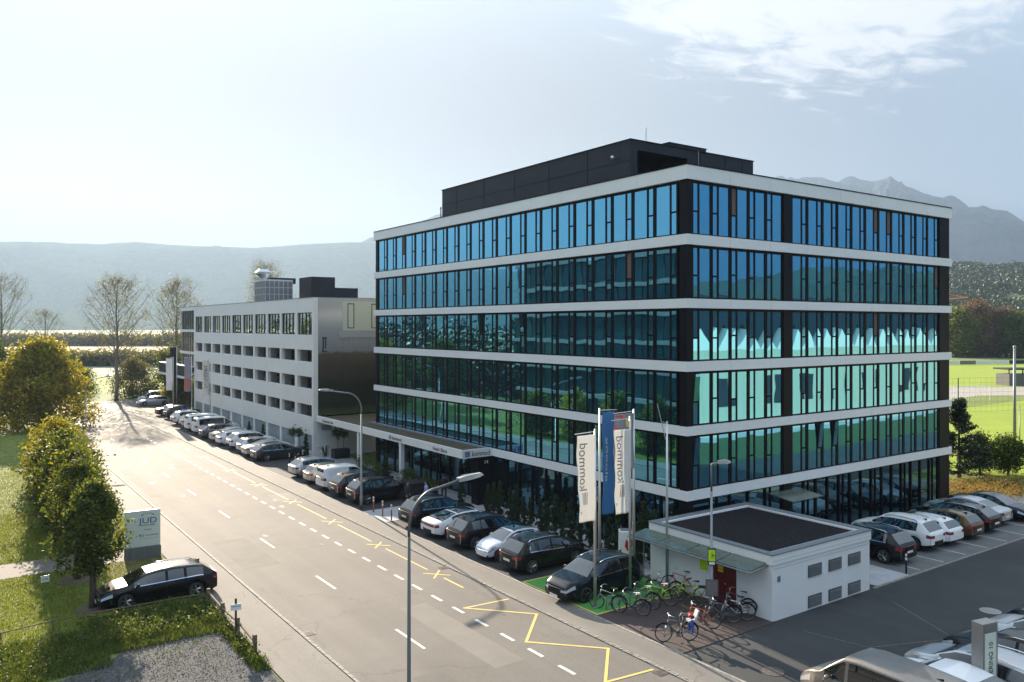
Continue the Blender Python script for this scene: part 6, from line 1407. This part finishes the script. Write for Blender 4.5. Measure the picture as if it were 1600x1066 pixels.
def az_of(px): return 35.2+math.degrees(math.atan((px-800)/1258.7))
def ridge_pts(L, rad):     # pixel outline of a real ridge -> azimuth, height at the ridge's own distance
    out = []
    for px, py in L:
        a = math.atan((px-800)/1258.7); out.append((az_of(px), HCAM+(510-py)/1258.7*rad*math.cos(a)))
    return out
def range_mesh(name, m, a0, a1, na, radii, prof, shape, amp, seed, nsc=900, fade=4):
    vs = []; fs = []; nr = len(radii)
    for i in range(na+1):
        a = a0+(a1-a0)*i/na; h = interp(a, prof)
        if fade: h *= min(1, max(0, (a-a0)/fade))*min(1, max(0, (a1-a)/fade)) if fade > 0 else 1
        for j, rr in enumerate(radii):
            x, y = rr*math.sin(R(a)), rr*math.cos(R(a)); s = shape[j]
            n = mn.fractal(Vector((x/nsc, y/nsc, seed)), 1.0, 2.1, 6)
            n2 = abs(mn.fractal(Vector((x/nsc*1.7, y/nsc*1.7, seed+9)), .9, 2.2, 5))
            z = h*s + (h*amp*(n-.9*n2)*(s*(1.02-s))*4 if 0 < s < 1.01 else 0)
            vs.append((x, y, max(-1, z) if j else -1))
    for i in range(na):
        for j in range(nr-1): fs.append((i*nr+j, i*nr+j+1, (i+1)*nr+j+1, (i+1)*nr+j))
    mb = MB(); mb.add(vs, fs); o = mb.build(name, m, smooth=True); return struct(o)
M_rock = mat('rock_and_forest', (.025,.045,.055), .95, spec=0, col2=(.075,.08,.085), nscale=.006, noise='world', bump=(.012,60,8), contrast=(.4,.6))
M_forest = mat('forest_slope', (.035,.055,.02), 1, spec=0, col2=(.07,.09,.03), nscale=.02, noise='world', bump=(.05,12,6))
left = ridge_pts([(-700,372),(-400,378),(-100,384),(0,378),(90,377),(160,381),(210,377),(265,382),(330,384),(400,386),(450,383),(520,380),(590,379),(680,384),(760,400)], 4900)
rad = [2900,3150,3400,3600,3800,4000,4200,4400,4550,4700,4800,4900,5100,5400]
shp = [0,.05,.13,.24,.36,.50,.63,.76,.85,.92,.965,1,.9,.5]
range_mesh('forested_ridge', M_forest, -48, 38, 420, rad, left, shp, .2, 3, 420)
right = ridge_pts([(480,420),(560,380),(600,362),(640,350),(690,333),(760,310),(900,300),(1100,290),(1222,278),(1250,279),(1286,277.5),(1309,283),(1320,276),(1330,271),(1344,276),(1357,279),(1369,281),(1381,277),(1391,273),(1400,279),(1410,284),(1427,290),(1444,298),(1460,302),(1474,304),(1484,301),(1490,301.5),(1500,309),(1515,322),(1527,321),(1537,317.5),(1550,323),(1573,325),(1585,333),(1600,344),(1640,362),(1700,352),(1800,372)], 5200)
right += [(80, 900),(95, 500)]
rad = [2600,2850,3100,3400,3700,4000,4250,4500,4700,4850,4980,5080,5150,5200,5350,5700]
shp = [0,.06,.13,.23,.34,.45,.55,.67,.77,.85,.91,.955,.985,1,.93,.6]
range_mesh('rocky_mountains', M_rock, 14, 110, 760, rad, right, shp, .32, 11, 620, fade=3)
back = [(100,160),(112,230),(122,300),(130,240),(142,330),(155,240),(175,280),(200,400),(225,420),(250,380),(280,430),(300,420),(315,330)]
rad = [2200,2600,3000,3300,3600,3900,4100,4300]; shp = [0,.15,.38,.58,.76,.9,1,.8]
range_mesh('mountains_behind', M_forest, 96, 316, 300, rad, back, shp, .4, 23, 800, fade=4)
hill = ridge_pts([(1200,470),(1400,440),(1440,428),(1480,421),(1520,420),(1550,424),(1580,421),(1610,420),(1680,418),(1800,430),(1900,450)], 1350)
rad = [640,760,880,1000,1100,1180,1250,1300,1350,1500,1700]; shp = [0,.12,.28,.46,.62,.74,.85,.93,1,.95,.6]
hl = range_mesh('wooded_hill', mat('hill_meadow', (.07,.11,.03), .95, col2=(.10,.15,.04), nscale=.02, noise='world'), 52, 92, 160, rad, hill, shp, .15, 31, 300, fade=5)
# the wood on it, as one mass
hshape = list(zip([640,760,880,1000,1100,1180,1250,1300,1350,1500,1700], shp))
r = random.Random(77); cc = []
for k in range(6500):
    a = r.uniform(56, 80); rr = 690+690*r.random()**.8
    if mn.noise(Vector((a*.5, rr*.009, 3))) < -.22 and rr < 1050: continue
    z = interp(a, hill)*interp(rr, hshape)*min(1, (a-52)/5); x, y = rr*math.sin(R(a)), rr*math.cos(R(a)); s = r.uniform(2.2,4.2)
    for q in range(4): cc.append((x+r.gauss(0,s*.5), y+r.gauss(0,s*.5), z+r.uniform(1,9)))
o = link('hillside_wood', leaf_mesh('hillside_wood', cc, 10, 1.6, 1.7, leafmat('hill', [(.02,.04,.012),(.03,.052,.016),(.045,.065,.02),(.065,.08,.025)], .08), 78)); tag(o, 'dense mixed wood covering the hill on the right', 'wood', kind='stuff')
# ---------------------------------------------------------------- haze
hz = MB(); hz.box(-7600, 7600, -7600, 7600, -2, 1120)
hm = bpy.data.materials.new('air_haze'); hm.use_nodes = True; ht = hm.node_tree; ht.nodes.clear()
pv = N(ht, 'ShaderNodeVolumePrincipled'); ho = N(ht, 'ShaderNodeOutputMaterial'); ht.links.new(pv.outputs[0], ho.inputs['Volume'])
pv.inputs['Color'].default_value = (.24,.32,.44,1); pv.inputs['Density'].default_value = .00018; pv.inputs['Anisotropy'].default_value = .37
hzo = hz.build('haze', hm); hzo['kind'] = 'stuff'
